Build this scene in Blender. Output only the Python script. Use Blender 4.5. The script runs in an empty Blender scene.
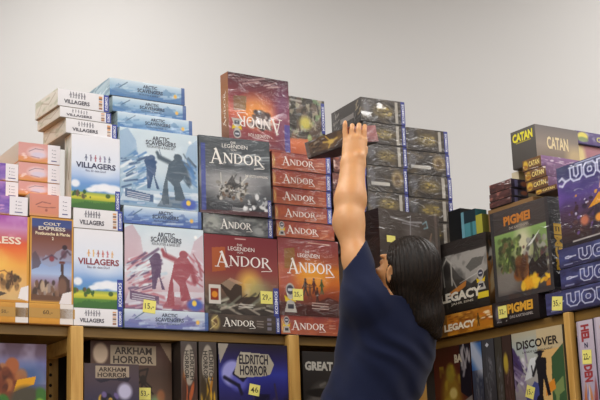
import bpy, math, random
import numpy as np
from mathutils import Vector, Matrix
S = bpy.context.scene
COL = S.collection
R = math.radians
# ------------------------------------------------------------------ camera
FPX, PITCH, ROLL, ZC = 1300.0, R(13.5), R(2.1), 0.85
F = np.array([0, math.cos(PITCH), math.sin(PITCH)])
_R0 = np.array([1.0, 0, 0]); _U0 = np.cross(_R0, F)
RC = _R0*math.cos(ROLL) - _U0*math.sin(ROLL)
UC = _U0*math.cos(ROLL) + _R0*math.sin(ROLL)
CAM = np.array([0, 0, ZC])
cd = bpy.data.cameras.new('camera'); cd.sensor_width = 36; cd.lens = FPX/600*36; cd.clip_end = 100
cam = bpy.data.objects.new('camera', cd); COL.objects.link(cam)
cam.matrix_world = Matrix(((RC[0], UC[0], -F[0], 0), (RC[1], UC[1], -F[1], 0), (RC[2], UC[2], -F[2], ZC), (0, 0, 0, 1)))
S.camera = cam
def ray(px, py):
    d = F + RC*(px-300)/FPX + UC*(200-py)/FPX
    return d
def pt(px, py, depth):                       # the point seen at a pixel, at a distance along the view axis
    return CAM + ray(px, py)*depth
def solve(A, D, px=None, py=None):           # s where A + s*D is seen in that column / row
    M = RC - (px-300)/FPX*F if px is not None else UC - (200-py)/FPX*F
    return -np.dot(M, A-CAM)/np.dot(M, D)
class Run:                                   # a straight run of shelving: origin, direction along it, normal towards the aisle
    def __init__(s, O, ang):
        s.O = np.array([O[0], O[1], 0.0]); s.ang = ang
        s.u = np.array([math.cos(ang), math.sin(ang), 0]); s.n = np.array([math.sin(ang), -math.cos(ang), 0])
    def at(s, t, d, z): return s.O + s.u*t + s.n*d + np.array([0, 0, z])
    def t(s, px, z, d=0): return solve(s.at(0, d, z), s.u, px=px)
P0 = pt(243, 333, 4.65); ZS = P0[2]          # the shelf top
LR = Run(P0, R(31))
C0 = LR.at(LR.t(430, ZS), 0, 0)              # the inner corner of the two runs
RR = Run(C0, R(-57.5))
# ------------------------------------------------------------------ materials
def lin(h):
    if isinstance(h, str):
        c = np.array([int(h[i:i+2], 16) for i in (0, 2, 4)])/255.0
    else: c = np.array(h, float)
    return np.where(c <= .04045, c/12.92, ((c+.055)/1.055)**2.4)
def rgb(h): return np.array([int(h[i:i+2], 16) for i in (0, 2, 4)])/255.0
MATS = {}
def mat(name, color=None, rough=.5, attr=False, bump=0, bscale=30, coat=0, spec=.5, build=None, metal=0, stretch=(1, 1, 1)):
    if name in MATS: return MATS[name]
    m = bpy.data.materials.new(name); m.use_nodes = True; MATS[name] = m
    nt = m.node_tree; b = nt.nodes['Principled BSDF']
    b.inputs['Roughness'].default_value = rough; b.inputs['Specular IOR Level'].default_value = spec
    b.inputs['Coat Weight'].default_value = coat; b.inputs['Coat Roughness'].default_value = .12; b.inputs['Metallic'].default_value = metal
    if attr:
        a = nt.nodes.new('ShaderNodeAttribute'); a.attribute_name = 'Col'
        nt.links.new(a.outputs['Color'], b.inputs['Base Color'])
    elif color is not None: b.inputs['Base Color'].default_value = (*lin(color), 1)
    if bump:
        tc = nt.nodes.new('ShaderNodeTexCoord'); mp = nt.nodes.new('ShaderNodeMapping'); mp.inputs['Scale'].default_value = stretch
        nz = nt.nodes.new('ShaderNodeTexNoise'); nz.inputs['Scale'].default_value = bscale; nz.inputs['Detail'].default_value = 4
        nz.inputs['Distortion'].default_value = .6
        bp = nt.nodes.new('ShaderNodeBump'); bp.inputs['Strength'].default_value = bump; bp.inputs['Distance'].default_value = .006
        nt.links.new(tc.outputs['Object'], mp.inputs['Vector']); nt.links.new(mp.outputs['Vector'], nz.inputs['Vector'])
        nt.links.new(nz.outputs['Fac'], bp.inputs['Height']); nt.links.new(bp.outputs['Normal'], b.inputs['Normal'])
        if coat: nt.links.new(bp.outputs['Normal'], b.inputs['Coat Normal'])
    if build: build(nt, b)
    return m
CARD = mat('printed_card', attr=True, rough=.42, bump=.04, bscale=25, coat=.1, spec=.35)
def wrap_nodes(nt, b):                       # thin film: mostly taut, with sparse sharp wrinkles
    tc = nt.nodes.new('ShaderNodeTexCoord'); oi = nt.nodes.new('ShaderNodeObjectInfo'); ad = nt.nodes.new('ShaderNodeVectorMath'); ad.operation = 'ADD'
    mp = nt.nodes.new('ShaderNodeMapping'); mp.inputs['Scale'].default_value = (1, 1, 2.2); mp.inputs['Rotation'].default_value = (0, .5, 0)
    nz = nt.nodes.new('ShaderNodeTexNoise'); nz.inputs['Scale'].default_value = 9; nz.inputs['Detail'].default_value = 5; nz.inputs['Distortion'].default_value = 1.2
    cr = nt.nodes.new('ShaderNodeValToRGB'); el = cr.color_ramp.elements; el[0].position = .40; el[0].color = (0, 0, 0, 1); el[1].position = .62; el[1].color = (0, 0, 0, 1); q = el.new(.52); q.color = (1, 1, 1, 1)
    bp = nt.nodes.new('ShaderNodeBump'); bp.inputs['Strength'].default_value = .42; bp.inputs['Distance'].default_value = .006
    for a, c in ((tc.outputs['Object'], ad.inputs[0]), (oi.outputs['Location'], ad.inputs[1]), (ad.outputs[0], mp.inputs['Vector']), (mp.outputs['Vector'], nz.inputs['Vector']), (nz.outputs['Fac'], cr.inputs['Fac']), (cr.outputs['Color'], bp.inputs['Height']), (bp.outputs['Normal'], b.inputs['Coat Normal'])): nt.links.new(a, c)
    b.inputs['Coat Roughness'].default_value = .07
WRAP = mat('shrink_wrapped_card', attr=True, rough=.5, coat=.75, spec=.25, build=wrap_nodes)
def ink(c): return mat('ink_'+c, c, .45)
STICK = mat('sticky_note_yellow', 'efe67c', .7, bump=.05, bscale=40)
# ------------------------------------------------------------------ meshes
def link(name, me, parent=None, m=None):
    o = bpy.data.objects.new(name, me); COL.objects.link(o)
    if parent is not None: o.parent = parent
    if m is not None:
        for q in (m if isinstance(m, (list, tuple)) else [m]): me.materials.append(q)
    return o
def tag(o, label, cat, group=None, kind=None):
    if label: o['label'] = label
    if cat: o['category'] = cat
    if group: o['group'] = group
    if kind: o['kind'] = kind
    return o
class MB:
    def __init__(s): s.v = []; s.f = []; s.c = []; s.mi = []; s.n = 0
    def add(s, v, f, c=None, mi=0):
        v = np.asarray(v, float).reshape(-1, 3); s.v.append(v)
        for q in f: s.f.append(tuple(int(i)+s.n for i in q)); s.mi.append(mi)
        c = np.tile(np.asarray((.5, .5, .5) if c is None else c, float), (len(v), 1)) if c is None or np.ndim(c) == 1 else np.asarray(c).reshape(-1, 3)
        s.c.append(c); s.n += len(v)
    def box(s, x0, x1, y0, y1, z0, z1, c=None, mi=0, skip=''):
        v = [(x, y, z) for z in (z0, z1) for y in (y0, y1) for x in (x0, x1)]
        fs = {'B': (0, 2, 3, 1), 'T': (4, 5, 7, 6), 'F': (0, 1, 5, 4), 'K': (2, 6, 7, 3), 'L': (0, 4, 6, 2), 'R': (1, 3, 7, 5)}
        s.add(v, [f for k, f in fs.items() if k not in skip], c, mi)
    def grid(s, P, ex, ey, art, mi=0):       # art rows run upwards; P corner, ex/ey edge vectors
        h, w = art.shape[:2]
        X, Y = np.meshgrid(np.linspace(0, 1, w), np.linspace(0, 1, h))
        v = np.array(P)[None, None]+X[..., None]*np.array(ex)+Y[..., None]*np.array(ey)
        i = np.arange(h*w).reshape(h, w)
        f = np.stack([i[:-1, :-1], i[:-1, 1:], i[1:, 1:], i[1:, :-1]], -1).reshape(-1, 4)
        s.v.append(v.reshape(-1, 3)); s.c.append(lin(art.reshape(-1, 3)))
        s.f += [tuple(q) for q in (f+s.n).tolist()]; s.mi += [mi]*len(f); s.n += h*w
    def build(s, name, m=None, parent=None, bevel=0, smooth=False):
        me = bpy.data.meshes.new(name)
        V = np.concatenate(s.v); me.from_pydata(V.tolist(), [], s.f)
        C = np.concatenate(s.c); a = me.color_attributes.new('Col', 'FLOAT_COLOR', 'POINT')
        a.data.foreach_set('color', np.c_[C, np.ones(len(C))].astype(np.float32).ravel())
        me.polygons.foreach_set('material_index', s.mi)
        if smooth: me.polygons.foreach_set('use_smooth', [True]*len(s.f))
        me.update()
        o = link(name, me, parent, m)
        if bevel:
            b = o.modifiers.new('bevel', 'BEVEL'); b.width = bevel; b.segments = 2; b.limit_method = 'ANGLE'
        return o
# ------------------------------------------------------------------ lettering
_G = {}
def stroke(p, q, w):
    p = np.array(p, float); q = np.array(q, float); d = q-p; n = np.array([-d[1], d[0]])/np.hypot(*d)*w/2
    return [p+n, p-n, q-n, q+n]
def ring(cx, cy, ro, ri, a0, a1, n=20, dx=0):
    out = []
    for k in range(n):
        a, b = a0+(a1-a0)*k/n, a0+(a1-a0)*(k+1)/n
        f = lambda r, t, o: np.array([cx+o+r[0]*math.cos(t), cy+r[1]*math.sin(t)])
        out.append([f(ro, a, 0), f(ro, b, 0), f(ri, b, dx), f(ri, a, dx)])
    return out
def serif(x, y, w=.34, h=.055): return [(x-w/2, y-h/2), (x+w/2, y-h/2), (x+w/2, y+h/2), (x-w/2, y+h/2)]
def serif_glyphs():
    P = math.pi; g = {}
    g['A'] = (1.02, [stroke((.16, 0), (.5, 1.1), .075), stroke((.47, 1.14), (.86, 0), .17), stroke((.28, .36), (.72, .36), .06), serif(.15, .03), serif(.86, .03), stroke((.34, 1.08), (.52, 1.2), .07)])
    g['N'] = (1.0, [stroke((.16, 0), (.16, 1), .08), stroke((.14, .98), (.84, .02), .17), stroke((.84, 0), (.84, 1), .08), serif(.16, .03, .3), serif(.84, .97, .32), serif(.1, .97, .2)])
    g['D'] = (.98, [stroke((.2, 0), (.2, 1), .16), *ring(.34, .5, (.58, .5), (.42, .43), -P/2, P/2), stroke((.1, .965), (.36, .965), .07), stroke((.1, .035), (.36, .035), .07)])
    g['O'] = (1.06, ring(.53, .5, (.48, .52), (.31, .44), 0, 2*P, 28))
    g['R'] = (.98, [stroke((.2, 0), (.2, 1), .16), *ring(.36, .74, (.38, .26), (.23, .19), -P/2, P/2), stroke((.1, .965), (.38, .965), .07), stroke((.2, .51), (.4, .51), .07), stroke((.4, .52), (.92, -.1), .15), serif(.2, .03, .32)])
    return g
def text_geo(s, kind='sans'):                # triangles/quads of a word, scaled into a unit box
    if (s, kind) in _G: return _G[s, kind]
    if kind == 'andor':
        g = serif_glyphs(); x = 0; V = []; Fc = []
        for i, ch in enumerate(s):
            k = 1.3 if i == 0 else 1.0
            w, polys = g[ch]
            for p in polys:
                Fc.append(tuple(range(len(V), len(V)+4))); V += [(x+q[0]*k, (q[1]*k)-(.16 if i == 0 else 0)) for q in p]
            x += w*k*.99
        # the tail that sweeps on from the last letter
        pts = [(x-.08, -.1), (x+.1, -.22), (x-.05, -.3), (x-.4, -.3), (x-.95, -.36)]
        for a, b in zip(pts, pts[1:]):
            Fc.append(tuple(range(len(V), len(V)+4))); V += [tuple(q) for q in stroke(a, b, .06)]
        V = np.array(V)
    else:
        cu = bpy.data.curves.new('t', 'FONT'); cu.body = s; cu.resolution_u = 2
        cu.offset = {'bold': .028, 'heavy': .05}.get(kind, .008 if kind == 'sans' else 0)
        if kind == 'outline': cu.offset = .0
        o = bpy.data.objects.new('t', cu); COL.objects.link(o)
        dg = bpy.context.evaluated_depsgraph_get(); dg.update()
        me = bpy.data.meshes.new_from_object(o.evaluated_get(dg))
        V = np.array([v.co[:2] for v in me.vertices]); Fc = [tuple(p.vertices) for p in me.polygons]
        bpy.data.objects.remove(o); bpy.data.curves.remove(cu); bpy.data.meshes.remove(me)
    lo, hi = V.min(0), V.max(0); V = (V-lo)/(hi-lo)-.5
    _G[s, kind] = (V, Fc, (hi-lo)[0]/(hi-lo)[1]); return _G[s, kind]
class Face:                                  # a printed face: corner, edge vectors and outward normal, all local
    def __init__(s, P, ex, ey, n): s.P, s.ex, s.ey, s.n = map(lambda q: np.array(q, float), (P, ex, ey, n))
    def p(s, x, y, off): return s.P+s.ex*x+s.ey*y+s.n*off
def put_text(mb, face, mats, s, cx, cy, w, h, color, kind='sans', rot=0, off=.0006):
    V, Fc, _ = text_geo(s, kind)
    W, H = np.linalg.norm(face.ex), np.linalg.norm(face.ey)
    x, y = V[:, 0]*w, V[:, 1]*h              # w,h as fractions of the face; before rotation
    if rot: 
        xm, ym = V[:, 0]*w, V[:, 1]*h; c, sn = math.cos(R(rot)), math.sin(R(rot)); x, y = (xm*c-ym*sn), (xm*sn+ym*c)
        if rot in (90, -90): pass            # for quarter turns w,h already follow the turned word
    m = ink(color)
    if m not in mats: mats.append(m)
    mb.add([face.p(cx+a, cy+b, off) for a, b in zip(x, y)], Fc, mi=mats.index(m))
def put_quad(mb, face, mats, m, x0, y0, x1, y1, off=.0004, tilt=0):
    if m not in mats: mats.append(m)
    cx, cy = (x0+x1)/2, (y0+y1)/2; W, H = np.linalg.norm(face.ex), np.linalg.norm(face.ey)
    c, s = math.cos(R(tilt)), math.sin(R(tilt)); v = []
    for a, b in ((x0, y0), (x1, y0), (x1, y1), (x0, y1)):
        dx, dy = (a-cx)*W, (b-cy)*H; v.append(face.p(cx+(dx*c-dy*s)/W, cy+(dx*s+dy*c)/H, off))
    mb.add(v, [(0, 1, 2, 3)], mi=mats.index(m))
# ------------------------------------------------------------------ painting printed covers
class Cv:
    def __init__(s, w, h, base='808080', seed=1):
        s.w, s.h = max(2, int(w)), max(2, int(h)); s.X, s.Y = np.meshgrid(np.linspace(0, 1, s.w), np.linspace(0, 1, s.h))
        s.asp = s.w/s.h; s.q = s.asp**.5; s.A = np.ones((s.h, s.w, 3))*rgb(base); s.r = np.random.default_rng(seed)
    def mix(s, m, c, op=1):
        m = np.clip(m*op, 0, 1)[..., None]; s.A = s.A*(1-m)+(rgb(c) if isinstance(c, str) else c)*m; return s
    def vg(s, *st):
        ys = [a for a, _ in st]; cs = np.array([rgb(c) for _, c in st])
        s.A = np.stack([np.interp(s.Y, ys, cs[:, k]) for k in range(3)], -1); return s
    def noise(s, nx, ny, oct=3):
        out = 0; amp = 1; tot = 0
        for o in range(oct):
            gx, gy = max(1, int(nx*2**o)), max(1, int(ny*2**o)); g = s.r.random((gy+2, gx+2))
            x, y = s.X*gx, s.Y*gy; i, j = x.astype(int), y.astype(int); fx, fy = x-i, y-j
            fx, fy = fx*fx*(3-2*fx), fy*fy*(3-2*fy)
            out = out+amp*((g[j, i]*(1-fx)+g[j, i+1]*fx)*(1-fy)+(g[j+1, i]*(1-fx)+g[j+1, i+1]*fx)*fy); tot += amp; amp *= .55
        return out/tot
    def cloud(s, c, nx, ny, lo=.5, hi=.75, op=1, m=1): 
        return s.mix(np.clip((s.noise(nx, ny)-lo)/(hi-lo), 0, 1)*m, c, op)
    def blob(s, cx, cy, rx, ry, c, soft=.3, op=1, rot=0):
        a, b = s.X-cx, s.Y-cy; k, q = math.cos(R(rot)), math.sin(R(rot)); a, b = a*k+b*q, -a*q+b*k
        d = np.sqrt((a/rx)**2+(b/ry)**2); return s.mix(np.clip((1+soft/2-d)/max(soft, 1e-3), 0, 1), c, op)
    def poly(s, pts, c, op=1):
        m = np.zeros_like(s.X, bool); n = len(pts)
        for i in range(n):
            (x1, y1), (x2, y2) = pts[i], pts[(i+1) % n]
            if y1 != y2: m ^= ((s.Y < y1) != (s.Y < y2)) & (s.X < (x2-x1)*(s.Y-y1)/(y2-y1)+x1)
        return s.mix(m.astype(float), c, op)
    def rect(s, x0, y0, x1, y1, c, op=1): return s.mix(((s.X >= x0) & (s.X <= x1) & (s.Y >= y0) & (s.Y <= y1)).astype(float), c, op)
    def line(s, p, q, w, c, op=1):
        (x1, y1), (x2, y2) = p, q; k = s.asp; dx, dy = (x2-x1)*k, y2-y1; L = dx*dx+dy*dy+1e-9; w = w*max(s.q, .6)
        X = (s.X-x1)*k; Y = s.Y-y1; t = np.clip((X*dx+Y*dy)/L, 0, 1); d = np.hypot(X-t*dx, Y-t*dy)
        return s.mix(np.clip(1.5-d/w, 0, 1), c, op)
    def lines(s, pts, w, c, op=1):
        for a, b in zip(pts, pts[1:]): s.line(a, b, w, c, op)
        return s
    def specks(s, n, x0, y0, x1, y1, r, cols, op=1, asp=1):
        for i in range(n):
            k = r*(.5+s.r.random()); s.blob(x0+(x1-x0)*s.r.random(), y0+(y1-y0)*s.r.random(), k, k*asp*(.6+.8*s.r.random()), cols[int(s.r.integers(len(cols)))], .5, op, s.r.random()*180)
        return s
    def shards(s, n, x0, y0, x1, y1, L, cols, ang=(20, 60), w=.012, op=.8):
        for i in range(n):
            x, y = x0+(x1-x0)*s.r.random(), y0+(y1-y0)*s.r.random(); a = R(ang[0]+(ang[1]-ang[0])*s.r.random()); l = L*(.4+s.r.random())
            s.line((x, y), (x+l*math.cos(a), y+l*math.sin(a)), w*(.5+s.r.random()), cols[int(s.r.integers(len(cols)))], op)
        return s
    def ridge(s, pts, c, rough=.03, op=1):
        y = np.interp(s.X[0], [p[0] for p in pts], [p[1] for p in pts])+rough*(s.r.random(s.w)-.5); return s.mix((s.Y < y[None]).astype(float), c, op)
    def flip(s): s.A = s.A[::-1, ::-1].copy(); return s
    def man(s, x, y, h, c, op=1, lean=0, arm=None, legs=.09):     # a small standing figure, feet at x,y
        k = h; x_ = 1/s.asp; g = 1/max(s.q, .6)
        s.line((x-legs*k*x_, y), (x, y+.48*k), .05*k*g, c, op).line((x+legs*k*x_, y), (x, y+.48*k), .05*k*g, c, op)
        s.line((x, y+.45*k), (x+lean*k*x_, y+.76*k), .085*k*g, c, op).blob(x+lean*k*x_, y+.92*k, .075*k*x_, .085*k, c, .2, op)
        for q in (arm or [(-.16, .5), (.16, .5)]): s.line((x+lean*k*x_, y+.77*k), (x+q[0]*k*x_, y+q[1]*k), .035*k*g, c, op)
        return s
# ------------------------------------------------------------------ a boxed game: lid with its print, tray, title, publisher tab, sticker
TOPS = {}
def game(run, xl, xr, ytop, z0, label, sty, d=0, depth=.29, yaw=0, stand=False, group=None, ztop=None, sticker=None, name='game_box', flip=False, lean=0, yright=None, zx=None, hmax=None, **kw):
    sty = {**sty, **kw}
    z0 = z0+.0007; dz = np.array([0, 0, (zx or z0)-z0]); t = run.t(xl, zx or z0, d); A = run.at(t, d, z0); a = run.ang+R(yaw); u = np.array([math.cos(a), math.sin(a), 0]); bk = np.array([-math.sin(a), math.cos(a), 0])
    w = solve(A+dz, u, px=xr)
    if ztop is not None: h = ztop-z0
    elif yright is not None: h = solve(A+u*w, np.array([0, 0, 1.0]), py=yright)
    else: h = solve(A, np.array([0, 0, 1.0]), py=ytop)
    if hmax: h = min(h, hmax)
    root = bpy.data.objects.new(name, None); COL.objects.link(root); root.empty_display_size = .05
    c = A+u*w/2+bk*depth/2; root.location = c; root.rotation_euler = (R(lean), 0, a)
    tag(root, label, 'board game', group)
    x0, x1, y0, y1 = -w/2, w/2, -depth/2, depth/2
    body = sty.get('body', '4a4038'); bc = lin(body)
    e = .0025; lz0, ly1 = (0, y1-e) if stand else (e, y1)
    wrap = WRAP if sty.get('wrap') else CARD
    mb = MB()
    def art(fn, ww, hh, seed, fl=False):
        cv = Cv(min(150, max(6, ww*470)), min(150, max(6, hh*470)), body, seed)
        if callable(fn): fn(cv)
        else: cv.mix(np.ones_like(cv.X), fn).cloud('ffffff' if sum(rgb(fn)) > 1.5 else '000000', 3, 3, .5, .9, .06)
        if fl: cv.flip()
        return cv.A
    H = h-lz0; D = ly1-y0; sd = int(abs(xl)*7+abs(ytop or 0))+3
    mb.grid((x0, y0, lz0), (w, 0, 0), (0, 0, H), art(sty.get('front', body), w, H, sd, flip))
    mb.grid((x0, ly1, lz0), (0, -D, 0), (0, 0, H), art(sty.get('left', sty.get('side', body)), D, H, sd+1))
    mb.grid((x1, y0, lz0), (0, D, 0), (0, 0, H), art(sty.get('right', sty.get('side', body)), D, H, sd+2))
    mb.box(x0, x1, y0, ly1, lz0, h, bc, skip='FLR')
    mb.build('lid', wrap, root)
    tr = MB(); q = .0018
    if stand: tr.box(x0+q, x1-q, y0+q, y1, q, h-q)
    else: tr.box(x0+q, x1-q, y0+q, y1-q, 0, h-q)
    tr.build('base_tray', mat('tray_'+sty.get('tray', body), sty.get('tray', body), .6), root)
    faces = {'F': Face((x0, y0, lz0), (w, 0, 0), (0, 0, H), (0, -1, 0)), 'R': Face((x1, y0, lz0), (0, D, 0), (0, 0, H), (1, 0, 0)), 'L': Face((x0, ly1, lz0), (0, -D, 0), (0, 0, H), (-1, 0, 0))}
    tx = sty.get('texts')
    if tx:
        buf = {}
        for tt in tx:
            key = tt[0] if not sty.get('sep') else tt
            mb, ms = buf.setdefault(key, (MB(), []))
            fc, s, cx, cy, ww, hh, col = tt[:7]; kind = tt[7] if len(tt) > 7 else 'sans'; rot = tt[8] if len(tt) > 8 else 0
            if flip and fc == 'F': cx, cy, rot = 1-cx, 1-cy, rot+180
            put_text(mb, faces[fc], ms, s, cx, cy, ww, hh, col, kind, rot)
        for key, (mb, ms) in buf.items(): mb.build('title' if key[0] == 'F' else 'side_title', ms, root)
    tb = sty.get('tab')
    if tb:                                   # (face, x0, y0, x1, y1, colour, word, word colour)
        mb = MB(); ms = []; fc, a0, b0, a1, b1, col, word, wc = tb
        if flip and fc == 'F': a0, a1, b0, b1 = 1-a1, 1-a0, 1-b1, 1-b0
        put_quad(mb, faces[fc], ms, mat('tab_'+col, col, .4), a0, b0, a1, b1, .0004)
        if word: put_text(mb, faces[fc], ms, word, (a0+a1)/2, (b0+b1)/2, (b1-b0)*.8, (a1-a0)*.55, wc, 'bold', -90 if flip else 90, .0008)
        mb.build('publisher_tab', ms, root)
    for wn in sty.get('panels', []):          # extra printed patches: (part name, face, x0,y0,x1,y1, colour, [texts])
        mb = MB(); ms = []; nm, fc, a0, b0, a1, b1, col, tt = wn
        put_quad(mb, faces[fc], ms, mat('panel_'+col, col, .5), a0, b0, a1, b1, .0004)
        for s, cx, cy, ww, hh, c2, kd in tt: put_text(mb, faces[fc], ms, s, cx, cy, ww, hh, c2, kd, 0, .0008)
        mb.build(nm, ms, root)
    if sticker:                               # (text, centre x, centre y, width m, height m, tilt, face)
        s, cx, cy, ww, hh, tilt = sticker[:6]; fc = faces[sticker[6] if len(sticker) > 6 else 'F']; mb = MB(); ms = []
        W, HH = np.linalg.norm(fc.ex), np.linalg.norm(fc.ey); a_, b_ = ww*.86/W, hh*.86/HH
        off = .0012
        put_quad(mb, fc, ms, STICK, cx-a_/2, cy-b_/2, cx+a_/2, cy+b_/2, off, tilt)
        if s: put_text(mb, fc, ms, s, cx, cy, a_*.72, b_*.5, '4a4634', 'sans', 0, off+.0005)
        o = mb.build('price_sticker', ms, root); o['label'] = 'small yellow handwritten price sticker'
    return z0+h
# ------------------------------------------------------------------ printed designs
BLUE = '2f3f9c'
def label_tab(x0, y0=0, y1=1, fc='F', x1=1, col=BLUE): return (fc, x0, y0, x1, y1, col, 'KOSMOS', 'e6e9f6')
VCOL = ['3b4a8a', 'c8503c', 'd88a3c', '6a3a6a', 'b8405a', '7a5a3c']
def folk(c, x0, x1, y, h, cols, gray=None):
    for k in range(6):
        x = x0+(x1-x0)*k/5; col = gray or cols[k % len(cols)]
        c.man(x, y, h, col, .9, 0, [(-.25+.1*(k % 2), .35+.5*(k % 3 == 1)), (.22, .4)], .07)
def award(c, cx, cy, s, t): # award emblem: a pawn with a dark base and a yellow ribbon
    c.blob(cx, cy+.30*t, .36*s, .24*t, 'b8b4ac', .15).poly([(cx-.5*s, cy-.5*t), (cx+.5*s, cy-.5*t), (cx+.2*s, cy), (cx+.36*s, cy+.3*t), (cx-.36*s, cy+.3*t), (cx-.2*s, cy)], 'b8b4ac')
    c.blob(cx, cy+.3*t, .28*s, .17*t, '3a3a4a', .15).rect(cx-.24*s, cy-.38*t, cx+.24*s, cy-.2*t, '33323c').poly([(cx-.48*s, cy+.1*t), (cx, cy-.06*t), (cx-.4*s, cy-.14*t)], 'e0c020').poly([(cx+.48*s, cy+.1*t), (cx, cy-.06*t), (cx+.4*s, cy-.14*t)], 'e0c020').rect(cx-.18*s, cy+.27*t, cx+.18*s, cy+.34*t, 'c8c8d0')
def v_cover(cols):
    def f(c):
        c.vg((0, '3e6b3a'), (.06, '4f7f3a'), (.115, '64903e'), (.125, 'b8b83a'), (.17, 'd6cf45'), (.215, '9cae55'), (.23, '5f93c6'), (.34, '6f9bd6'), (.46, 'b0c6ea'), (.62, 'dfe6f4'), (1, 'ecebf1'))
        c.ridge([(0, .04), (.3, .1), (.55, .08), (1, .13)], '3f6d38', .02, .8)
        for q in ((.55, .29, .16, .05), (.68, .31, .13, .05), (.85, .29, .2, .06), (.08, .33, .09, .05), (.4, .26, .1, .03)): c.blob(*q, 'f2f4fb', .5, .95)
        c.specks(16, 0, .15, .4, .23, .025, ['4a6a34', '2f5a3a', '6b5a44']); c.blob(.75, .19, .05, .03, '4a6438'); c.blob(.62, .52, .3, .12, 'ffffff', 1, .35)
        folk(c, .3, .78, .655, .085, cols)
    return f
def v_side(c):
    c.vg((0, 'e4e2e6'), (1, 'eceaee')); folk(c, .25, .52, .56, .34, None, '5a5a66')
    for k, q in enumerate(('9a6a50', 'd0b090', '8a6a5a', 'e0a878', '7a5a50', 'd89a60')): c.rect(.8, .1+k*.135, .875, .1+k*.135+.105, q)
def linen(c):
    c.vg((0, 'cbc7bb'), (1, 'dad6cc')); c.cloud('8f9a7a', 5, 4, .55, .8, .5); c.lines([(.1, .2), (.3, .7), (.6, .4), (.9, .8)], .02, '9a8a78', .6)
VS = dict(body='e2e0e0', front=v_side, side=linen, wrap=False, tray='8a8478', texts=[('F', 'VILLAGERS', .37, .3, .5, .24, '3c3a48', 'bold')], tab=label_tab(.9))
VC1 = dict(body='dfe0e4', front=v_cover(['3f4a6a', '6a5a7a', 'a04050', '8a5a7a', '4a4a7a']), side=linen, texts=[('F', 'VILLAGERS', .5, .59, .82, .078, '2e3358', 'bold'), ('F', 'Bau dir dein Dorf', .5, .52, .42, .03, '6a7090', 'sans')], tab=label_tab(.9, 0, .27))
VC2 = dict(VC1, front=v_cover(['d89a4a', 'e0b060', 'a05040', 'c05038', 'b84050']), texts=[('F', 'VILLAGERS', .5, .59, .84, .082, '8a2c3c', 'bold'), ('F', 'Bau dir dein Dorf', .5, .52, .46, .03, '7a6a78', 'sans')], tab=label_tab(.88, 0, .38))
def a_side(t0, t1, t2):
    def f(c):
        c.vg((0, t1), (.45, t0), (1, 'd6e4ee')); c.ridge([(0, .2), (.12, .75), (.2, .4), (.3, .15), (.5, .2), (.6, .65), (.66, .5), (.75, .8), (.85, .4), (1, .25)], t2, .08, .55)
        c.ridge([(0, .35), (.2, .15), (.45, .1), (.62, .3), (.8, .15), (1, .5)], t1, .06, .8); c.shards(26, 0, 0, 1, .6, .14, ['dcecf4', t2, 'b8d0e4'], (15, 50), .02, .5)
        c.blob(.87, .42, .022, .12, 'f0c060', .5); c.rect(.955, 0, 1, 1, '33508e', .75); c.line((.12, .5), (.23, .86), .012, '3a5474', .8)
    return f
def ice(c): c.vg((0, '7f99a8'), (1, 'a8bac2')); c.shards(20, 0, 0, 1, 1, .3, ['c8d8de', '5a7688'], (20, 60), .02, .6)
def AS(t0='8fb4d2', t1='4f7cb0', t2='6288b0', b=''): return dict(body='9db8cc', front=a_side(t0, t1, t2), side=ice, tray='3a4a5a', wrap=True, texts=[('F', 'ARCTIC', .53, .74, .19, .2, '33405a', 'bold'), ('F', 'SCAVENGERS', .53, .49, .34, .22, '33405a', 'bold'), ('F', 'RECRUITER & BASE SET', .52, .26, .28, .09, '3a4866', 'sans')])
def arctic_cover(sky, mid, deep, man1, man2, ground):
    def f(c):
        c.vg((0, ground), (.2, mid), (.5, sky), (1, 'cfe0ea')); c.poly([(0, .5), (0, .95), (.1, 1), (.2, .85), (.24, .6), (.3, .5)], deep, .35); c.poly([(.8, .6), (.88, .85), (1, .95), (1, .4)], deep, .3)
        c.blob(.5, .62, .25, .3, 'e6eef2', 1, .5)
        c.shards(70, 0, .22, .3, .6, .18, ['e6eef4', deep, mid, man1, 'c0d2e0'], (8, 42), .012, .8); c.shards(34, .8, .3, 1, .6, .14, ['d0dce4', deep, man2], (100, 160), .012, .7)
        c.poly([(.05, .2), (1, .24), (1, .1), (.0, .06)], 'dfe6ee', .6); c.shards(34, 0, 0, 1, .2, .2, ['e2eaf2', deep, mid], (-25, 20), .012, .7)
        # two figures: one standing with raised arm, one kneeling and bigger
        c.poly([(.34, .24), (.33, .5), (.3, .6), (.36, .66), (.44, .63), (.46, .52), (.44, .4), (.5, .24), (.46, .24), (.42, .42), (.38, .24)], man1, .95).blob(.4, .64, .045, .04, man1).line((.37, .61), (.45, .59), .018, man1)
        c.line((.53, .66), (.5, .76), .004, man1)
        c.blob(.74, .68, .055, .05, man2, .15).poly([(.62, .6), (.7, .66), (.8, .64), (.86, .52), (.8, .4), (.76, .36), (.84, .12), (.7, .12), (.68, .3), (.6, .38), (.62, .06), (.54, .05), (.52, .12), (.55, .3), (.6, .5)], man2, .95)
        c.line((.63, .61), (.5, .66), .03, man2).line((.5, .66), (.47, .72), .02, man2).line((.83, .54), (.88, .36), .035, man2).poly([(.46, .02), (.84, .02), (.8, .16), (.55, .17)], man2, .6)
        c.poly([(.06, .11), (.42, .07), (.42, .16), (.06, .22)], man1, .85)
        for k in range(3): c.line((.09, .125+k*.026), (.37, .095+k*.026), .004, 'e8e8f0', .9)
        c.blob(.88, .08, .1, .07, '4a62b8', .5).blob(.87, .1, .03, .035, 'f0cf5a', .4)
        c.blob(.9, .9, .02, .02, 'ffffff', 1)
    return f
AT = [('F', 'ARCTIC', .52, .9, .22, .058, '3b4254', 'bold'), ('F', 'SCAVENGERS', .52, .84, .39, .062, '3b4254', 'bold'), ('F', 'RECRUITER & BASE SET', .52, .787, .36, .03, '474e60', 'sans')]
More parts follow.
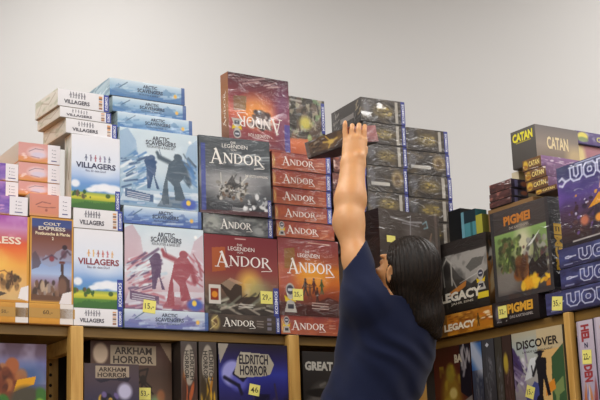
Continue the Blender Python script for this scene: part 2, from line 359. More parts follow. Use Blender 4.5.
AC1 = dict(body='9fb6c6', front=arctic_cover('b4cadb', '8fb0cc', '4f7fb8', '39557e', '46596a', '8aa6c0'), side=ice, wrap=True, texts=AT)
AC2 = dict(body='b8b8c4', front=arctic_cover('dcd6e0', 'c9a9b4', 'b56a78', '5c4466', '9c4a56', '7a5a7c'), side='2c2a2e', wrap=True, texts=AT)
def andor_bg(c0, c1, c2, streak):
    def f(c):
        c.vg((0, c0), (.5, c1), (1, c2)); c.cloud(streak, 4, 5, .55, .85, .5); c.cloud('000000', 6, 6, .6, .95, .3)
    return f
def swirl(c, dx=.0):
    c.blob(.07+dx, .5, .06, .4, 'd8c070', .6, .7); c.blob(.07+dx, .5, .03, .2, '5a4030', .5, .8); c.lines([(.02, .1), (.1, .4), (.04, .6), (.12, .9)], .012, 'f0e0a0', .7)
def red_side(c):
    c.vg((0, 'a8573a'), (.5, 'a04c38'), (1, '8e3c34')); c.cloud('c86a40', 8, 2, .5, .8, .5); c.cloud('6a2020', 6, 2, .6, .9, .4)
    c.blob(.03, .45, .025, .4, 'c89a50', .8, .7); c.lines([(.01, .8), (.04, .5), (.015, .2)], .008, 'e8d8a0', .6); c.shards(8, .62, .1, .85, .8, .1, ['e8b090', 'd88a60'], (10, 40), .01, .5); c.rect(.0, .93, 1, 1, '6a2a26', .5)
    for k in range(2): c.line((.78, .55-k*.15), (.88, .55-k*.15), .012, 'e8c8b0', .6)
RS = dict(body='7c3a2c', front=red_side, side='6e3428', tray='2c1a16', wrap=True, texts=[('F', 'ANDOR', .44, .46, .56, .62, 'f0e4dc', 'andor')], tab=label_tab(.915, 0, 1, 'F', 1, '4a52a0'))
RS2 = {**RS, 'tab': None}
def red_side_award(c): red_side(c); award(c, .09, .5, .12, .85)
def gray_side(c):
    c.vg((0, '4c4f52'), (1, '63686a')); c.cloud('b8bcb8', 7, 3, .55, .8, .55); c.blob(.13, .45, .11, .5, 'a8aca4', .7, .8); c.blob(.8, .3, .1, .25, 'c8ccca', .9, .6); c.cloud('26282c', 9, 4, .55, .8, .6)
GS = dict(body='43464a', front=gray_side, side='33363a', tray='2a2a2c', wrap=True, texts=[('F', 'ANDOR', .47, .5, .46, .6, 'ece9e4', 'andor')], tab=label_tab(.93, 0, 1, 'F', 1, '39418a'))
def dark_side(c):
    c.vg((0, '3b322c'), (1, '4a413c')); c.cloud('6a584a', 7, 3, .5, .8, .5); swirl(c, .02)
    for k in range(3): c.line((.67, .68-k*.16), (.76, .66-k*.16), .01, 'b8b0a8', .7)
    for k in range(3): c.rect(.82, .18+k*.27, .88, .34+k*.27, '8a8698', .8)
DS = dict(body='3a322e', front=dark_side, side='2e2824', tray='241c18', texts=[('F', 'ANDOR', .42, .52, .46, .62, 'f0ebe2', 'andor')], tab=label_tab(.94, 0, 1, 'F', 1, '39418a'))
def gray_cover(c):
    c.vg((0, '3a3f48'), (.12, '34383e'), (.3, '62666c'), (.5, '8a8c90'), (.62, '4c5258'), (1, '4b5257')); c.cloud('2c3034', 4, 4, .55, .85, .6); c.blob(.45, .36, .32, .17, 'c2c0bc', 1, .6)
    for k in range(7): c.man(.3+.055*k, .22+.03*(k % 3), .15, ['4a4844', 'b8b4ac', '6a6258', '3a3a3c'][k % 4], .85, .08, [(.3, .8), (-.2, .4)], .14)
    c.specks(70, .25, .2, .66, .42, .016, ['5a5650', '2c2c2c', '8a8680', 'c8c4bc', '6a5444'], .85, 1.3).shards(14, .3, .3, .62, .46, .1, ['d8d4cc', '3a3a3a'], (20, 120), .008, .8); c.poly([(.38, .4), (.46, .52), (.5, .42), (.6, .38), (.5, .34)], '3a3a3c', .8)
    c.specks(26, .6, .08, .98, .26, .03, ['eef0f2', 'c8ccd0', '5a6068'], .9, .6); c.poly([(0, 0), (1, 0), (1, .07), (0, .04)], '5c3438', .7); c.rect(.03, .03, .085, .9, '3b4a9c', .85)
    for k in range(3): c.line((.45, .09-k*.018), (.68, .085-k*.018), .004, 'd8d8d8', .7)
    c.shards(12, .4, .62, .9, .8, .12, ['e8eef0', 'a8b0b4'], (0, 20), .012, .5)
def cover_txt(c='f1ece6', y=.76): return [('F', 'ANDOR', .53, y, .78, .24, c, 'andor'), ('F', 'LEGENDEN', .5, y+.155, .36, .05, c, 'serif'), ('F', 'DIE', .48, y+.205, .07, .028, c, 'serif'), ('F', 'VON', .48, y+.108, .08, .024, c, 'serif')]
GC = dict(sep=True, body='33373c', front=gray_cover, side=lambda c: c.vg((0, '2a2c30'), (1, '3a3c40')).specks(12, .3, .1, .7, .9, .12, ['c8b890', 'a8a090'], .7, .3), wrap=True, texts=cover_txt('efece6', .735)+[('F', 'DIE LETZTE HOFFNUNG', .8, .52, .32, .03, 'e6e0d8', 'sans')], tab=('F', .95, 0, 1, .22, '39418a', 'KOSMOS', 'e6e9f6'))
def red_cover(c):
    c.vg((0, '3a3430'), (.12, '453c36'), (.28, '6e5648'), (.42, '8a5648'), (.55, '8c403c'), (1, '7c2a34')); c.rect(.02, .62, .24, .93, 'b06a3c', .0)
    c.poly([(.1, .52), (.28, .55), (.28, .85), (.1, .83)], 'b8642c', .7); c.blob(.6, .4, .14, .16, 'e8b858', 1, .9); c.blob(.72, .3, .16, .14, 'a0a070', 1, .7); c.cloud('e0d8c0', 7, 7, .6, .85, .35, (c.Y < .4))
    c.poly([(.2, .36), (.3, .44), (.5, .36), (.5, .22), (.7, .24), (.74, .3), (.72, .18), (.5, .1), (.34, .16)], '3c2e26', .95).poly([(.22, .38), (.34, .46), (.52, .4), (.4, .38), (.34, .3)], 'd0b498', .6)
    c.shards(30, .02, .04, .9, .16, .2, ['cfc6b4', '8a9080', '2e2a26'], (-30, 40), .014, .6); c.rect(.05, .12, .21, .36, 'd6d0c8'); c.rect(.075, .17, .185, .32, '8a3420').blob(.13, .24, .04, .04, 'e0902c')
    for k in range(2): c.line((.45, .13-k*.03), (.64, .13-k*.03), .005, 'e0dcd4', .8)
    c.line((.42, .965), (.56, .965), .006, 'f0d8d0', .8)
RC_ = dict(body='5c2e2e', front=red_cover, side='2c2020', wrap=False, texts=cover_txt('f5eeea', .68), tab=('F', .925, .0, 1, .36, '3c4490', 'KOSMOS', 'e6e9f6'))
def orange_cover(c):
    c.vg((0, '4a1c14'), (.12, '5c2416'), (.28, '8a3a1a'), (.42, 'c8661c'), (.6, 'd8801c'), (.7, 'a04a24'), (.85, '8c3c34'), (1, '803434'))
    c.blob(.55, .52, .22, .18, 'f0a828', 1, .7).blob(.1, .6, .16, .3, '9c4a5c', 1, .6); c.poly([(.1, .6), (.27, .62), (.27, .88), (.1, .86)], '8a6a28', .75).blob(.5, .58, .02, .02, 'fff4c0', .6)
    c.man(.43, .27, .22, '2c1c18', .95, 0, [(.2, .6), (-.2, .4)], .14).man(.57, .3, .2, '4a1c1c').man(.7, .3, .19, '3a4a24').man(.5, .22, .2, '5c3018', .9, .02, [(.25, .8), (-.2, .8)], .12).man(.62, .18, .2, '3a2014', .9)
    c.poly([(0, 0), (1, 0), (1, .2), (.8, .26), (.5, .14), (0, .18)], '3c140e', .7); award(c, .18, .22, .2, .36)
    for k in range(3): c.line((.53, .175-k*.035), (.8, .17-k*.035), .005, 'f0dcd0', .8)
    c.line((.5, .96), (.85, .95), .006, 'f0d8c0', .7)
OC = dict(body='6a3024', front=orange_cover, side='3a1c18', wrap=True, texts=cover_txt('f7efe8', .63))
def sunset_cover(c):
    c.vg((0, '3c1c24'), (.1, '5a2430'), (.3, '80303a'), (.55, 'c85a38'), (.7, '9a3c3c'), (1, '6c3442')); c.blob(.55, .5, .25, .2, 'f0a040', 1, .8).blob(.1, .5, .14, .4, '6a3a6c', 1, .7)
    c.specks(30, .35, .5, .65, .72, .04, ['3a2a2c', '5a4a48', '2c2226', 'c8b8b0'], .9); c.blob(.44, .64, .18, .035, 'e8dcd8', .6, .8); c.poly([(.7, .3), (.92, .32), (.92, .52), (.72, .5)], '6a5a30', .7)
    award(c, .87, .76, .17, .26); c.line((.35, .92), (.6, .9), .008, 'e0d4d0', .7); c.line((.37, .88), (.62, .86), .008, 'e0d4d0', .7); c.shards(10, .1, 0, .9, .12, .2, ['d8c0b8', 'b09088'], (0, 20), .01, .5); c.rect(.0, .62, .09, 1, '4a4a9c', .8)
UPD = dict(body='7a4030', front=lambda c: sunset_cover(c), left=lambda c: c.vg((0, '6a3a24'), (.5, 'a06a3c'), (1, '8a5434')), side='6a3a28', wrap=True,
          texts=[('F', 'ANDOR', .5, .66, .74, .26, 'efe6e0', 'andor'), ('F', 'LEGENDEN VON', .52, .83, .34, .045, 'e8dcd4', 'serif'), ('L', 'ANDOR', .5, .5, .5, .42, 'e8dccc', 'andor', 90)])
def map_cover(c):
    c.vg((0, '8a4a3c'), (.1, 'b0583c'), (.3, 'd8784a'), (.4, 'c06a40'), (.45, '5a4a40'), (.9, '6a5c50'), (1, '5c4c46')); m = (c.Y > .38)
    c.cloud('2c2a24', 7, 7, .45, .6, .8, m).cloud('b8b098', 9, 9, .6, .7, .7, m).blob(.45, .62, .16, .1, 'd8cc60', .8, .9).cloud('7a9a6a', 8, 8, .66, .75, .7, m); c.poly([(0, .36), (1, .4), (1, .48), (0, .42)], '4a4438', .6); c.line((.05, .95), (.35, .94), .02, 'c8c4bc', .7)
    c.blob(.55, .4, .06, .06, '8a9a5a', .5)
MC = dict(body='6c4a3c', front=map_cover, side='3a2a24', wrap=True, tab=('F', .9, .5, 1, .96, '3f4a94', 'KOSMOS', 'e6e9f6'))
# small dark boxes with a pale strip near the right end
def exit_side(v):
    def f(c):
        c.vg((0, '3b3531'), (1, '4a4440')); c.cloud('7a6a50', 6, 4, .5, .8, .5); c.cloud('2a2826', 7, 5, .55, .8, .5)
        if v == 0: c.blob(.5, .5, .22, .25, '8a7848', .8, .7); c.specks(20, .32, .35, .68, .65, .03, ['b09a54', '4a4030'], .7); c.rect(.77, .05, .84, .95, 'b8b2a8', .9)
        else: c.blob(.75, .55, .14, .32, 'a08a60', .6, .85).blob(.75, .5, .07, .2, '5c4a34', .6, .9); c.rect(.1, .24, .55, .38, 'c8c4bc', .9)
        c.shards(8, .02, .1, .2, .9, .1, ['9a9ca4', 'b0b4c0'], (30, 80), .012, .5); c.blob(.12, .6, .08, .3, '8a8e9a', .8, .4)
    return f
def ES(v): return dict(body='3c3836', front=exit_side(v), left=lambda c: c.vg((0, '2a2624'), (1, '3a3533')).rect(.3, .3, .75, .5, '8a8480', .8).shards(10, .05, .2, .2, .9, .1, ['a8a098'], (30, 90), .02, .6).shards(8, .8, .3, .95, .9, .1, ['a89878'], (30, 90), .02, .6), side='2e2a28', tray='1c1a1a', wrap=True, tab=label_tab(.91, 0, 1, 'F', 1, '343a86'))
def pink_side(c): c.vg((0, '5c3430'), (1, '84504a')); c.cloud('e8c0b0', 6, 4, .58, .8, .7); c.cloud('3a2428', 6, 4, .55, .8, .6); c.specks(14, .1, .2, .8, .8, .05, ['b85a3c', 'd8a080', '5a6a7a'], .7)
PS = dict(body='5a3a36', front=pink_side, side='3c2826', tray='2a1a1a', wrap=True, tab=label_tab(.86, 0, 1, 'F', 1, '4450a4'))
def train_side(c0, c1, dark=0):
    def f(c):
        c.vg((0, c0), (.2, c0), (.35, c1), (1, c1)); c.blob(.45, .5, .22, .3, 'e4d2dc', .6, .8).blob(.48, .4, .16, .14, 'd0c8e0', .5, .7); c.lines([(.25, .55), (.4, .72), (.6, .7)], .012, '6a4a5a', .7); c.lines([(.3, .3), (.5, .25)], .014, '8a5a6a', .6); c.specks(8, .08, .15, .2, .4, .03, ['f0d0c8'], .7); c.rect(.0, .0, 1, .06, 'c88a3a')
    return f
DOTS = lambda x: [('F', '• —', x, .74, .1, .06, '4a4a6a'), ('F', '• —', x, .55, .1, .06, '4a4a6a'), ('F', '• —', x, .37, .1, .06, '4a4a6a'), ('F', '––––', x, .16, .13, .05, '5a5a8a')]
def icons(x0, x1): return ('age_panel', 'F', x0, 0, x1, 1, 'e9e4ea', [t[1:]+('sans',) for t in DOTS((x0+x1)/2)])
def CS(c0='d98f5c', c1='d69a94'): return dict(body='cf8c50', front=train_side(c0, c1), side=lambda c: c.vg((0, 'b0a59a'), (1, 'bdb6ac')), tray='b0742c', panels=[icons(.7, 1)])
def salmon(c): c.vg((0, 'd99a62'), (.14, 'd58a70'), (1, 'd98f80')); c.lines([(.15, .5), (.3, .65), (.5, .6)], .014, '7a4a48', .8).lines([(.2, .42), (.4, .4), (.62, .44)], .014, '7a4a48', .7); c.blob(.4, .28, .03, .06, '8a4a40', .5, .7)
CS2 = dict(CS(), front=salmon)
def purple(c): c.vg((0, 'd89a5c'), (.12, '9a7ac0'), (.5, '7c58b0'), (1, 'a878c0')); c.cloud('5a3aa0', 5, 3, .5, .8, .8); c.specks(12, .4, .2, .7, .5, .03, ['e8b0d8', '6a3a8a'], .6)
CP = dict(CS(), front=purple)
def kraft_side(c): c.vg((0, 'c98a2e'), (.2, 'd6973a'), (.75, 'c58d3e'), (1, 'd9a048')); c.cloud('b07a2a', 6, 2, .5, .9, .3)
def express_cover(c):
    c.vg((0, 'c88a34'), (.03, 'd0ac78'), (.2, 'e0b070'), (.42, 'eda94e'), (.6, 'e8743a'), (.68, 'e0603c'), (.74, 'c86a74'), (.85, 'c88ab8'), (1, 'a04aa8')); c.cloud('f4d080', 4, 4, .5, .9, .5, (c.Y < .6)).cloud('e8c8e0', 4, 4, .5, .8, .7, (c.Y > .74))
    c.blob(.4, .42, .3, .16, 'f8c860', 1, .6); c.specks(20, .55, .15, .85, .3, .035, ['7a5a3c', '4a3a2c', 'a07a50'], .9); c.man(.72, .2, .16, '5a4030'); c.poly([(.0, .1), (.3, .15), (.65, .1), (.5, .05), (0, .05)], '3c3434', .8); c.lines([(.4, .32), (.6, .36), (.72, .3)], .008, '7a4a34', .7); c.rect(0, 0, 1, .025, 'c98a34'); c.rect(.965, 0, 1, 1, 'd89a40')
    c.poly([(.83, .05), (.87, .17), (1, .2), (1, .02)], 'ece6e6')
EXC = dict(body='d89a40', front=express_cover, side='c98a3a', texts=[('F', 'EXPRESS', .44, .71, .85, .085, 'f0dcc8', 'bold')])
def coach_cover(c):
    c.vg((0, 'b88434'), (.05, '7a5a4a'), (.14, '8a6a5a'), (.25, '9a86a0'), (.34, 'a8bce0'), (.46, '90a4d0'), (.55, '8a6a70'), (.75, '7c4a3c'), (.86, '5a3a4a'), (.9, '40508c'), (1, '3e4a80'))
    c.poly([(.25, .46), (.36, .56), (.5, .53), (.6, .6), (.8, .66), (.97, .62), (.97, .5), (.75, .5), (.6, .44), (.45, .42)], '9aa0bc', .7); c.poly([(.05, .56), (.12, .6), (.2, .54), (.26, .46), (.2, .41), (.05, .38)], '5a4a54', .75); c.blob(.5, .52, .06, .035, '8a3a44', .4, .9).blob(.78, .58, .07, .05, '6a4a58', .5, .9).blob(.8, .66, .06, .03, '3c2c34', .4).lines([(.3, .5), (.5, .56), (.62, .52)], .014, '5c4456', .8).lines([(.7, .52), (.86, .62), (.93, .58)], .016, '54404e', .8)
    c.poly([(.68, .08), (.66, .3), (.72, .34), (.7, .46), (.78, .46), (.78, .34), (.92, .28), (.94, .06)], '4e3a36', .95).line((.7, .48), (.78, .48), .02, '6a3a34').blob(.75, .2, .1, .1, '7a5a4c', .4)
    c.specks(34, .1, .1, .6, .24, .035, ['4a3a34', '7a5a48', '9a8a84', 'c0a890'], .9); c.poly([(.0, .03), (1, .03), (1, .08), (0, .1)], '6a4a38', .9)
    for e in ((0, 0, 1, .018), (0, .982, 1, 1), (0, 0, .03, 1), (.97, 0, 1, 1)): c.rect(*e, 'd09a44')
    c.poly([(.68, 0), (.76, .12), (.97, .15), (.97, .0)], 'e8e0e0')
COC = dict(body='cf9a44', front=coach_cover, side='c48a3a', texts=[('F', 'COLT', .5, .925, .4, .035, 'e0d4c4', 'bold'), ('F', 'EXPRESS', .5, .87, .62, .045, 'e0d4c4', 'bold'), ('F', 'Postkutsche & Pferde', .52, .81, .8, .038, 'f0dcb8', 'bold'), ('F', '2', .52, .755, .04, .035, 'f0e4d0', 'bold')])
# right-hand run
def legacy_cover(c):
    c.vg((0, '1a1816'), (.2, '26221e'), (.5, '3c3834'), (.75, '5a5652'), (.84, '2c2624'), (1, '2a2422')); c.poly([(.25, .82), (1, .8), (1, .5), (.7, .36), (.5, .5)], 'b0aca6', .85).cloud('4a4846', 6, 6, .5, .75, .7, (c.Y > .3)*(c.Y < .82))
    c.poly([(.62, .6), (.75, .7), (.95, .68), (.9, .58), (.7, .52)], '5c5a56', .9); c.lines([(.22, .4), (.2, .68), (.28, .78), (.36, .7), (.36, .4)], .012, 'b4b0a8', .9).lines([(.36, .5), (.46, .3)], .01, 'a8a49c', .8); c.blob(.28, .6, .06, .12, '2a2624', .4).poly([(.3, .3), (.62, .42), (.6, .34), (.3, .22)], 'c07830', .9)
    c.poly([(.6, .9), (.95, .9), (.97, .84), (.6, .84)], '2c2826', 1); c.rect(.0, .0, 1, .03, '0e0d0c'); c.lines([(.5, .4), (.9, .5)], .006, 'd8d4cc', .6); c.poly([(.7, .2), (.95, .24), (.95, .14), (.7, .1)], '2a2826', .6); award(c, .87, .38, .16, .28)
LC = dict(body='1c1a18', front=legacy_cover, right=lambda c: c.vg((0, '26241e'), (.3, 'b0763a'), (.5, '5a4a3a'), (.7, 'c8c0b0'), (.85, '3a3632'), (1, '4a4440')).specks(22, .1, .1, .9, .95, .2, ['d8c8a0', '2a2622', 'b87a3c', 'e0dcd4'], .8, .25), wrap=True,
          texts=[('F', 'LEGACY', .50, .235, .74, .13, 'd8d2c4', 'heavy'), ('F', 'JAHR EINS', .52, .13, .4, .04, 'c8c0b0', 'sans')], panels=[('corner_badge', 'F', .8, .13, .99, .21, 'd8c028', [])])
def legacy_side(c): c.vg((0, 'd09028'), (.15, 'b8741c'), (.6, 'c47a1c'), (1, 'a86a24')); c.cloud('6a3a10', 6, 4, .5, .8, .7).cloud('e8b048', 8, 4, .55, .8, .6); c.rect(0, 0, .28, 1, '4a3a20', .6); c.specks(14, .3, .6, .7, .95, .03, ['7a3a14', 'e0a040'], .7); c.man(.78, .2, .6, '4a3418', .9); c.specks(16, .82, .4, .98, .8, .03, ['f0e0c0', 'c86a2c'], .8)
LS = dict(body='a8701c', front=legacy_side, side='3a2c18', tray='5a3a14', texts=[('F', 'LEGACY', .48, .38, .5, .34, 'f0e6d0', 'heavy')])
def goblin_cover(c):
    c.vg((0, '2c2a2c'), (.07, '383638'), (.1, '4a4440'), (.25, '585048'), (.5, '7a8a54'), (.68, '7a9a58'), (.73, '86a860'), (.735, '3e3a38'), (1, '45403f')); c.blob(.55, .55, .13, .22, 'd6cfb0', 1, .85)
    c.blob(.2, .2, .25, .15, '8a8680', .9, .7); c.specks(80, .12, .3, .5, .66, .03, ['3c4a2a', '5a6a3c', '2c3424', '6a5a3a', '88a050'], .8); c.specks(60, .55, .3, .95, .6, .03, ['4a5a34', '3a3a3a', '6a6a60', '9a9a90', '5a3a3a'], .8)
    c.man(.3, .32, .3, '3a4a28', .9, .05, [(.3, .8), (-.25, .35)], .15).man(.2, .3, .22, '556638', .9, -.03, [(-.25, .8), (.2, .4)], .15).man(.74, .38, .26, '3c3c36', .9, -.05, [(-.3, .7), (.2, .3)], .16).man(.52, .2, .26, '4c3420', .9, .02, [(.25, .5), (-.3, .6)], .13); c.poly([(.6, .52), (.85, .68), (.7, .55)], 'dfe2da', .9); c.specks(14, .4, .12, .65, .3, .05, ['5a3018', '8a5020'], .9)
    c.poly([(.62, .34), (.68, .4), (.72, .34), (.9, .42), (.92, .22), (.75, .14), (.6, .2)], '1e1c1c', .95); c.specks(16, .5, .08, .94, .2, .06, ['e0a020', 'f0c030', 'b86a18'], .9, .6); c.specks(20, .42, .16, .58, .4, .04, ['4a2c1c', '6a4424'], .85)
    for e in ((0, 0, 1, .055), (0, 0, .06, 1), (.95, 0, 1, 1)): c.rect(*e, '333234')
PGT = [('F', 'PIGMEI', .47, .865, .46, .105, 'c27a30', 'heavy')]
PC = dict(body='2e2c2e', front=goblin_cover, right=lambda c: c.vg((0, '242226'), (1, '2e2c32')), side='262428', wrap=True, texts=PGT+[('F', 'DAS KARTENSPIEL', .5, .775, .34, .03, 'b0a498', 'sans'), ('R', 'PIGMEI', .5, .46, .5, .5, 'd8ac3c', 'heavy', 90)])
PL = dict(body='1c1a1c', front=lambda c: c.vg((0, '1a1618'), (1, '2c2628')).blob(.12, .5, .07, .35, '8a8490', .6, .7).specks(5, .05, .12, .3, .18, .012, ['d0d0d0'], .8, 2), right=lambda c: c.vg((0, '1c1618'), (1, '2a2026')).blob(.5, .5, .3, .25, '6a3a44', .7).specks(8, .2, .6, .8, .9, .1, ['9a8aa0', 'c8b0b8']), side='1e1a1e', tray='0e0c0e', texts=[('F', 'PIGMEI', .6, .62, .55, .42, 'd8a030', 'heavy'), ('F', 'DAS KARTENSPIEL', .62, .26, .5, .12, 'b0a8a4', 'sans')])
def space_bg(c): c.vg((0, '2a2848'), (.4, '3e4478'), (1, '33365e')); c.cloud('6a7ab8', 4, 3, .5, .85, .7).cloud('16142c', 5, 3, .55, .85, .7)
def bolt(c, x, y, s): c.lines([(x-.9*s, y+.5*s), (x-.3*s, y+.9*s), (x+.4*s, y), (x-.3*s, y-.8*s), (x-.9*s, y-.5*s)], .012, 'd8dcf4', .9).lines([(x+.4*s, y), (x+1.2*s, y+.2*s)], .012, 'd8dcf4', .9)
def neon(c, word, x0, x1, y0, y1, col='dfe2f6', w=.016):     # outlined rounded letters
    L = {'V': [(0, 1), (0, .25), (.25, 0), (.75, 0), (1, .25), (1, 1), (.68, 1), (.68, .4), (.5, .25), (.32, .4), (.32, 1), (0, 1)], 'O': [(0, .25), (.2, 0), (.8, 0), (1, .25), (1, .75), (.8, 1), (.2, 1), (0, .75), (0, .25)], 'L': [(0, 1), (0, .2), (.2, 0), (.95, 0), (.95, .28), (.34, .28), (.34, 1), (0, 1)], 'T': [(0, 1), (1, 1), (1, .72), (.66, .72), (.66, 0), (.34, 0), (.34, .72), (0, .72), (0, 1)]}
    n = len(word); W = (x1-x0)/n
    for k, ch in enumerate(word):
        g = [(x0+W*k+W*.86*a, y0+(y1-y0)*b) for a, b in L[ch]]; c.lines(g, w, col, .95)
        if ch == 'O': c.lines([(x0+W*k+W*.86*(.33+.34*a), y0+(y1-y0)*(.33+.34*b)) for a, b in L[ch]], w*.8, col, .9)
def volt_side(c): space_bg(c); bolt(c, .13, .5, .06); neon(c, 'VOLT', .24, .9, .2, .8, 'd2d6f2', .010); c.rect(.05, .12, .16, .17, '9aa0c8', .7); c.blob(.97, .5, .05, .4, 'a85a3c', .8, .6)
VLS = dict(body='34365e', front=volt_side, side='2a2a4a', tray='1a1a2c', wrap=True)
def volt_cover(c):
    c.vg((0, '2a2024'), (.15, '3a2a2c'), (.4, '4a3450'), (.6, '54408a'), (.85, '33356a'), (1, '3c4468')); c.cloud('7a5ab0', 4, 5, .5, .8, .6, (c.Y < .8)*(c.Y > .3)); c.specks(60, .1, .12, .75, .55, .022, ['4a3a6a', '6a5090', '2a1c34', '3a2430', '5a3a3a'], .85).specks(12, .2, .3, .7, .6, .012, ['d8d0e8', 'e0a040', 'c8c0e0'], .9).man(.45, .1, .42, '2c2434', .9, .05, [(.3, .85), (-.28, .55)], .16).man(.62, .14, .36, '4a3040', .85, -.04, [(.2, .5), (-.3, .8)], .15)
    c.poly([(.36, .4), (.5, .56), (.6, .45)], 'e8a020', .9).blob(.48, .26, .05, .05, 'e89a3c', .5).blob(.3, .27, .05, .06, 'd07a5a', .7, .9).blob(.6, .66, .06, .06, 'c04a5c', .6, .9).poly([(.5, .6), (.58, .9), (.68, .9), (.66, .6)], 'd8b0a0', .7); c.poly([(.0, .0), (1, .0), (1, .08), (0, .05)], '1c1820', .9); c.line((.14, .05), (.7, .07), .008, 'e0dcd8', .8)
    bolt(c, .08, .8, .06); neon(c, 'VOLT', .17, .85, .78, .95, 'd2d6f2', .010); c.line((.24, .98), (.56, .985), .006, 'b8bce0', .9); c.rect(.74, 0, 1, 1, '24242a', .85).rect(.8, .55, .95, .76, 'e0d8d0', .9).poly([(.82, .1), (.95, .1), (.95, .4), (.82, .4)], 'e0902c', .7)
VLC = dict(body='2c2c48', front=volt_cover, side='22223a', wrap=True)
def catan_gold(c): c.vg((0, '6a4a2c'), (1, '7c5a38')); c.blob(.16, .5, .13, .4, 'e8c040', .4, .9).blob(.16, .35, .1, .15, 'a06a28', .5); c.cloud('4a2c2c', 4, 3, .55, .85, .5)
def catan_purp(c): c.vg((0, '5a3a5c'), (1, '78547a')); c.cloud('c8a8c8', 5, 3, .6, .85, .7)
KS = dict(body='5c4038', front=catan_gold, right=catan_purp, side='4a3048', tray='2c1c20', wrap=True, texts=[('F', 'CATAN', .62, .52, .56, .5, 'e8d080', 'bold')])
KT = dict(body='5a5450', front=lambda c: c.vg((0, '4c4844'), (1, '5c5854')).rect(.2, .64, .8, .67, 'b8a838', .9), right=lambda c: c.vg((0, '7a6c60'), (.5, '9a8c80'), (1, '7a7472')).blob(.9, .2, .2, .3, 'd8c090', .9, .7), side='58524e', texts=[('F', 'CATAN', .48, .8, .82, .24, 'e8dc30', 'heavy'), ('R', 'CATAN', .5, .55, .5, .34, 'e8d4a8', 'bold')])
KLONG = dict(KS, right=lambda c: c.vg((0, '6a4870'), (1, '94709a')).specks(26, .05, .4, .95, .7, .02, ['f0e4ec', 'd8b8d0'], .8, 2).cloud('e0c8d8', 8, 3, .6, .85, .6))  # pale specks and haze on the long side are painted glare
KBLUE = dict(body='34365c', front=lambda c: c.vg((0, '2e3656'), (1, '3c4466')).rect(.7, .3, .8, .6, '6a7ab0', .8).rect(.9, 0, 1, 1, '6a6a9c', .9), right=lambda c: c.vg((0, '5a4a7c'), (1, '6a5f8c')).blob(.14, .6, .1, .34, 'e8dc70', .4).blob(.14, .35, .1, .2, '8a9a6a', .5), side='3a3a60', wrap=True, texts=[('R', 'CATAN', .62, .5, .44, .42, 'd8d27a', 'bold')])
KPINK = dict(body='7a5260', front=lambda c: c.vg((0, '6a4858'), (1, '7a5868')), right=lambda c: c.vg((0, 'a07080'), (1, 'b8848c')).blob(.1, .5, .12, .6, 'e8d49a', .7), side='6a4858', texts=[('R', 'CATAN', .62, .5, .44, .42, 'e8c890', 'bold')])
def maroon(c): c.vg((0, '4a2c2a'), (1, '5c3634')); c.cloud('b87a6a', 5, 3, .55, .8, .7).cloud('241818', 5, 3, .5, .8, .6)
JS = dict(body='3a2422', front=maroon, right=lambda c: c.vg((0, '2c2430'), (1, '3a3040')).rect(.2, .1, .38, .9, '7a7aa8', .7).blob(.75, .5, .2, .3, '9a5a3c', .6), side='2a1c1c', tray='140e10', wrap=True)
# ------------------------------------------------------------------ the games on top of the shelves
Z = ZS
# pile by the left edge of the photo
gA = 'flat train game boxes piled at the end of the shelf'
z = game(LR, -34, 28, 300, Z, 'orange flat box under the sunset orange cover, with a kraft price strip', dict(CS(), front=kraft_side, panels=[('age_panel', 'F', .79, 0, 1, 1, 'e4dcd6', []), ('price_strip', 'F', .0, .28, 1.0, .76, 'b98d45', [('50,-', .62, .52, .12, .2, '5a4626', 'sans')])]), depth=.31)
z = game(LR, -34, 28.5, 212, z, 'upright orange and purple box with a glowing desert sunset cover', EXC, stand=True, depth=.07)
z = game(LR, -34, 27.5, 192, z, 'purple flat box with white end panel lying on the desert sunset box', CP, depth=.31, group=gA)
for yt, lb in ((177, 'purple flat box with white end panel, lower of two set back above the others'), (158.5, 'purple flat box with white end panel, topmost above the desert sunset box')):
    z = game(LR, -40, 18, yt, z, lb, dict(CP, panels=[icons(.78, 1)]), d=-.04, depth=.31, group=gA)
z = game(LR, 28.8, 73, 302.5, Z, 'orange flat box under the stagecoach cover, with a kraft price strip', dict(CS(), front=kraft_side, panels=[('age_panel', 'F', .7, 0, 1, 1, 'e4dcd6', []), ('price_strip', 'F', .0, .28, 1.04, .76, 'b98d45', [('60,-', .42, .55, .22, .24, '5a4626', 'sans')])]), depth=.31)
z = game(LR, 29.3, 73, 216, z, 'upright yellow-edged narrow box with a stagecoach picture on the cover', COC, stand=True, depth=.07)
z = game(LR, 29.5, 71, 193, z, 'salmon flat box lying on the upright stagecoach box', CS2, depth=.31, group=gA)
for yt, lb in ((180.5, 'orange and pink flat box, lowest of the three with pale oval pictures'), (161.5, 'orange and pink flat box, middle of the three with pale oval pictures'), (141.5, 'orange and pink flat box, topmost of the three with pale oval pictures')):
    z = game(LR, 18.3, 60, yt, z, lb, CS(), d=-.04, depth=.31, group=gA)
# white village games
gB = 'flat white village game boxes'
z = game(LR, 73.6, 122.5, 307.5, Z, 'white flat box lying directly on the shelf under a village field cover', VS, depth=.26, group=gB)
z = game(LR, 73.6, 123, 228, z, 'upright white box with red lettering over a green field, lower of two', VC2, stand=True, depth=.068)
z = game(LR, 73.4, 122.5, 207.5, z, 'white flat box lying between the two upright village field covers', VS, depth=.26, group=gB)
z = game(LR, 71.2, 120, 133.5, z, 'upright white box with dark blue lettering over a green field, upper of two', VC1, stand=True, depth=.068)
for xl, xr, yt, lb in ((66, 117, 117.8, 'white flat village box, lowest of the three piled above the blue-lettered cover'), (60, 111, 106, 'white flat village box, middle of the three piled above the blue-lettered cover'), (57.7, 108.7, 87.8, 'white flat village box, topmost of the three piled above the blue-lettered cover')):
    z = game(LR, xl, xr, yt, z, lb, VS, d=-.003, yaw=3, depth=.2, group=gB)
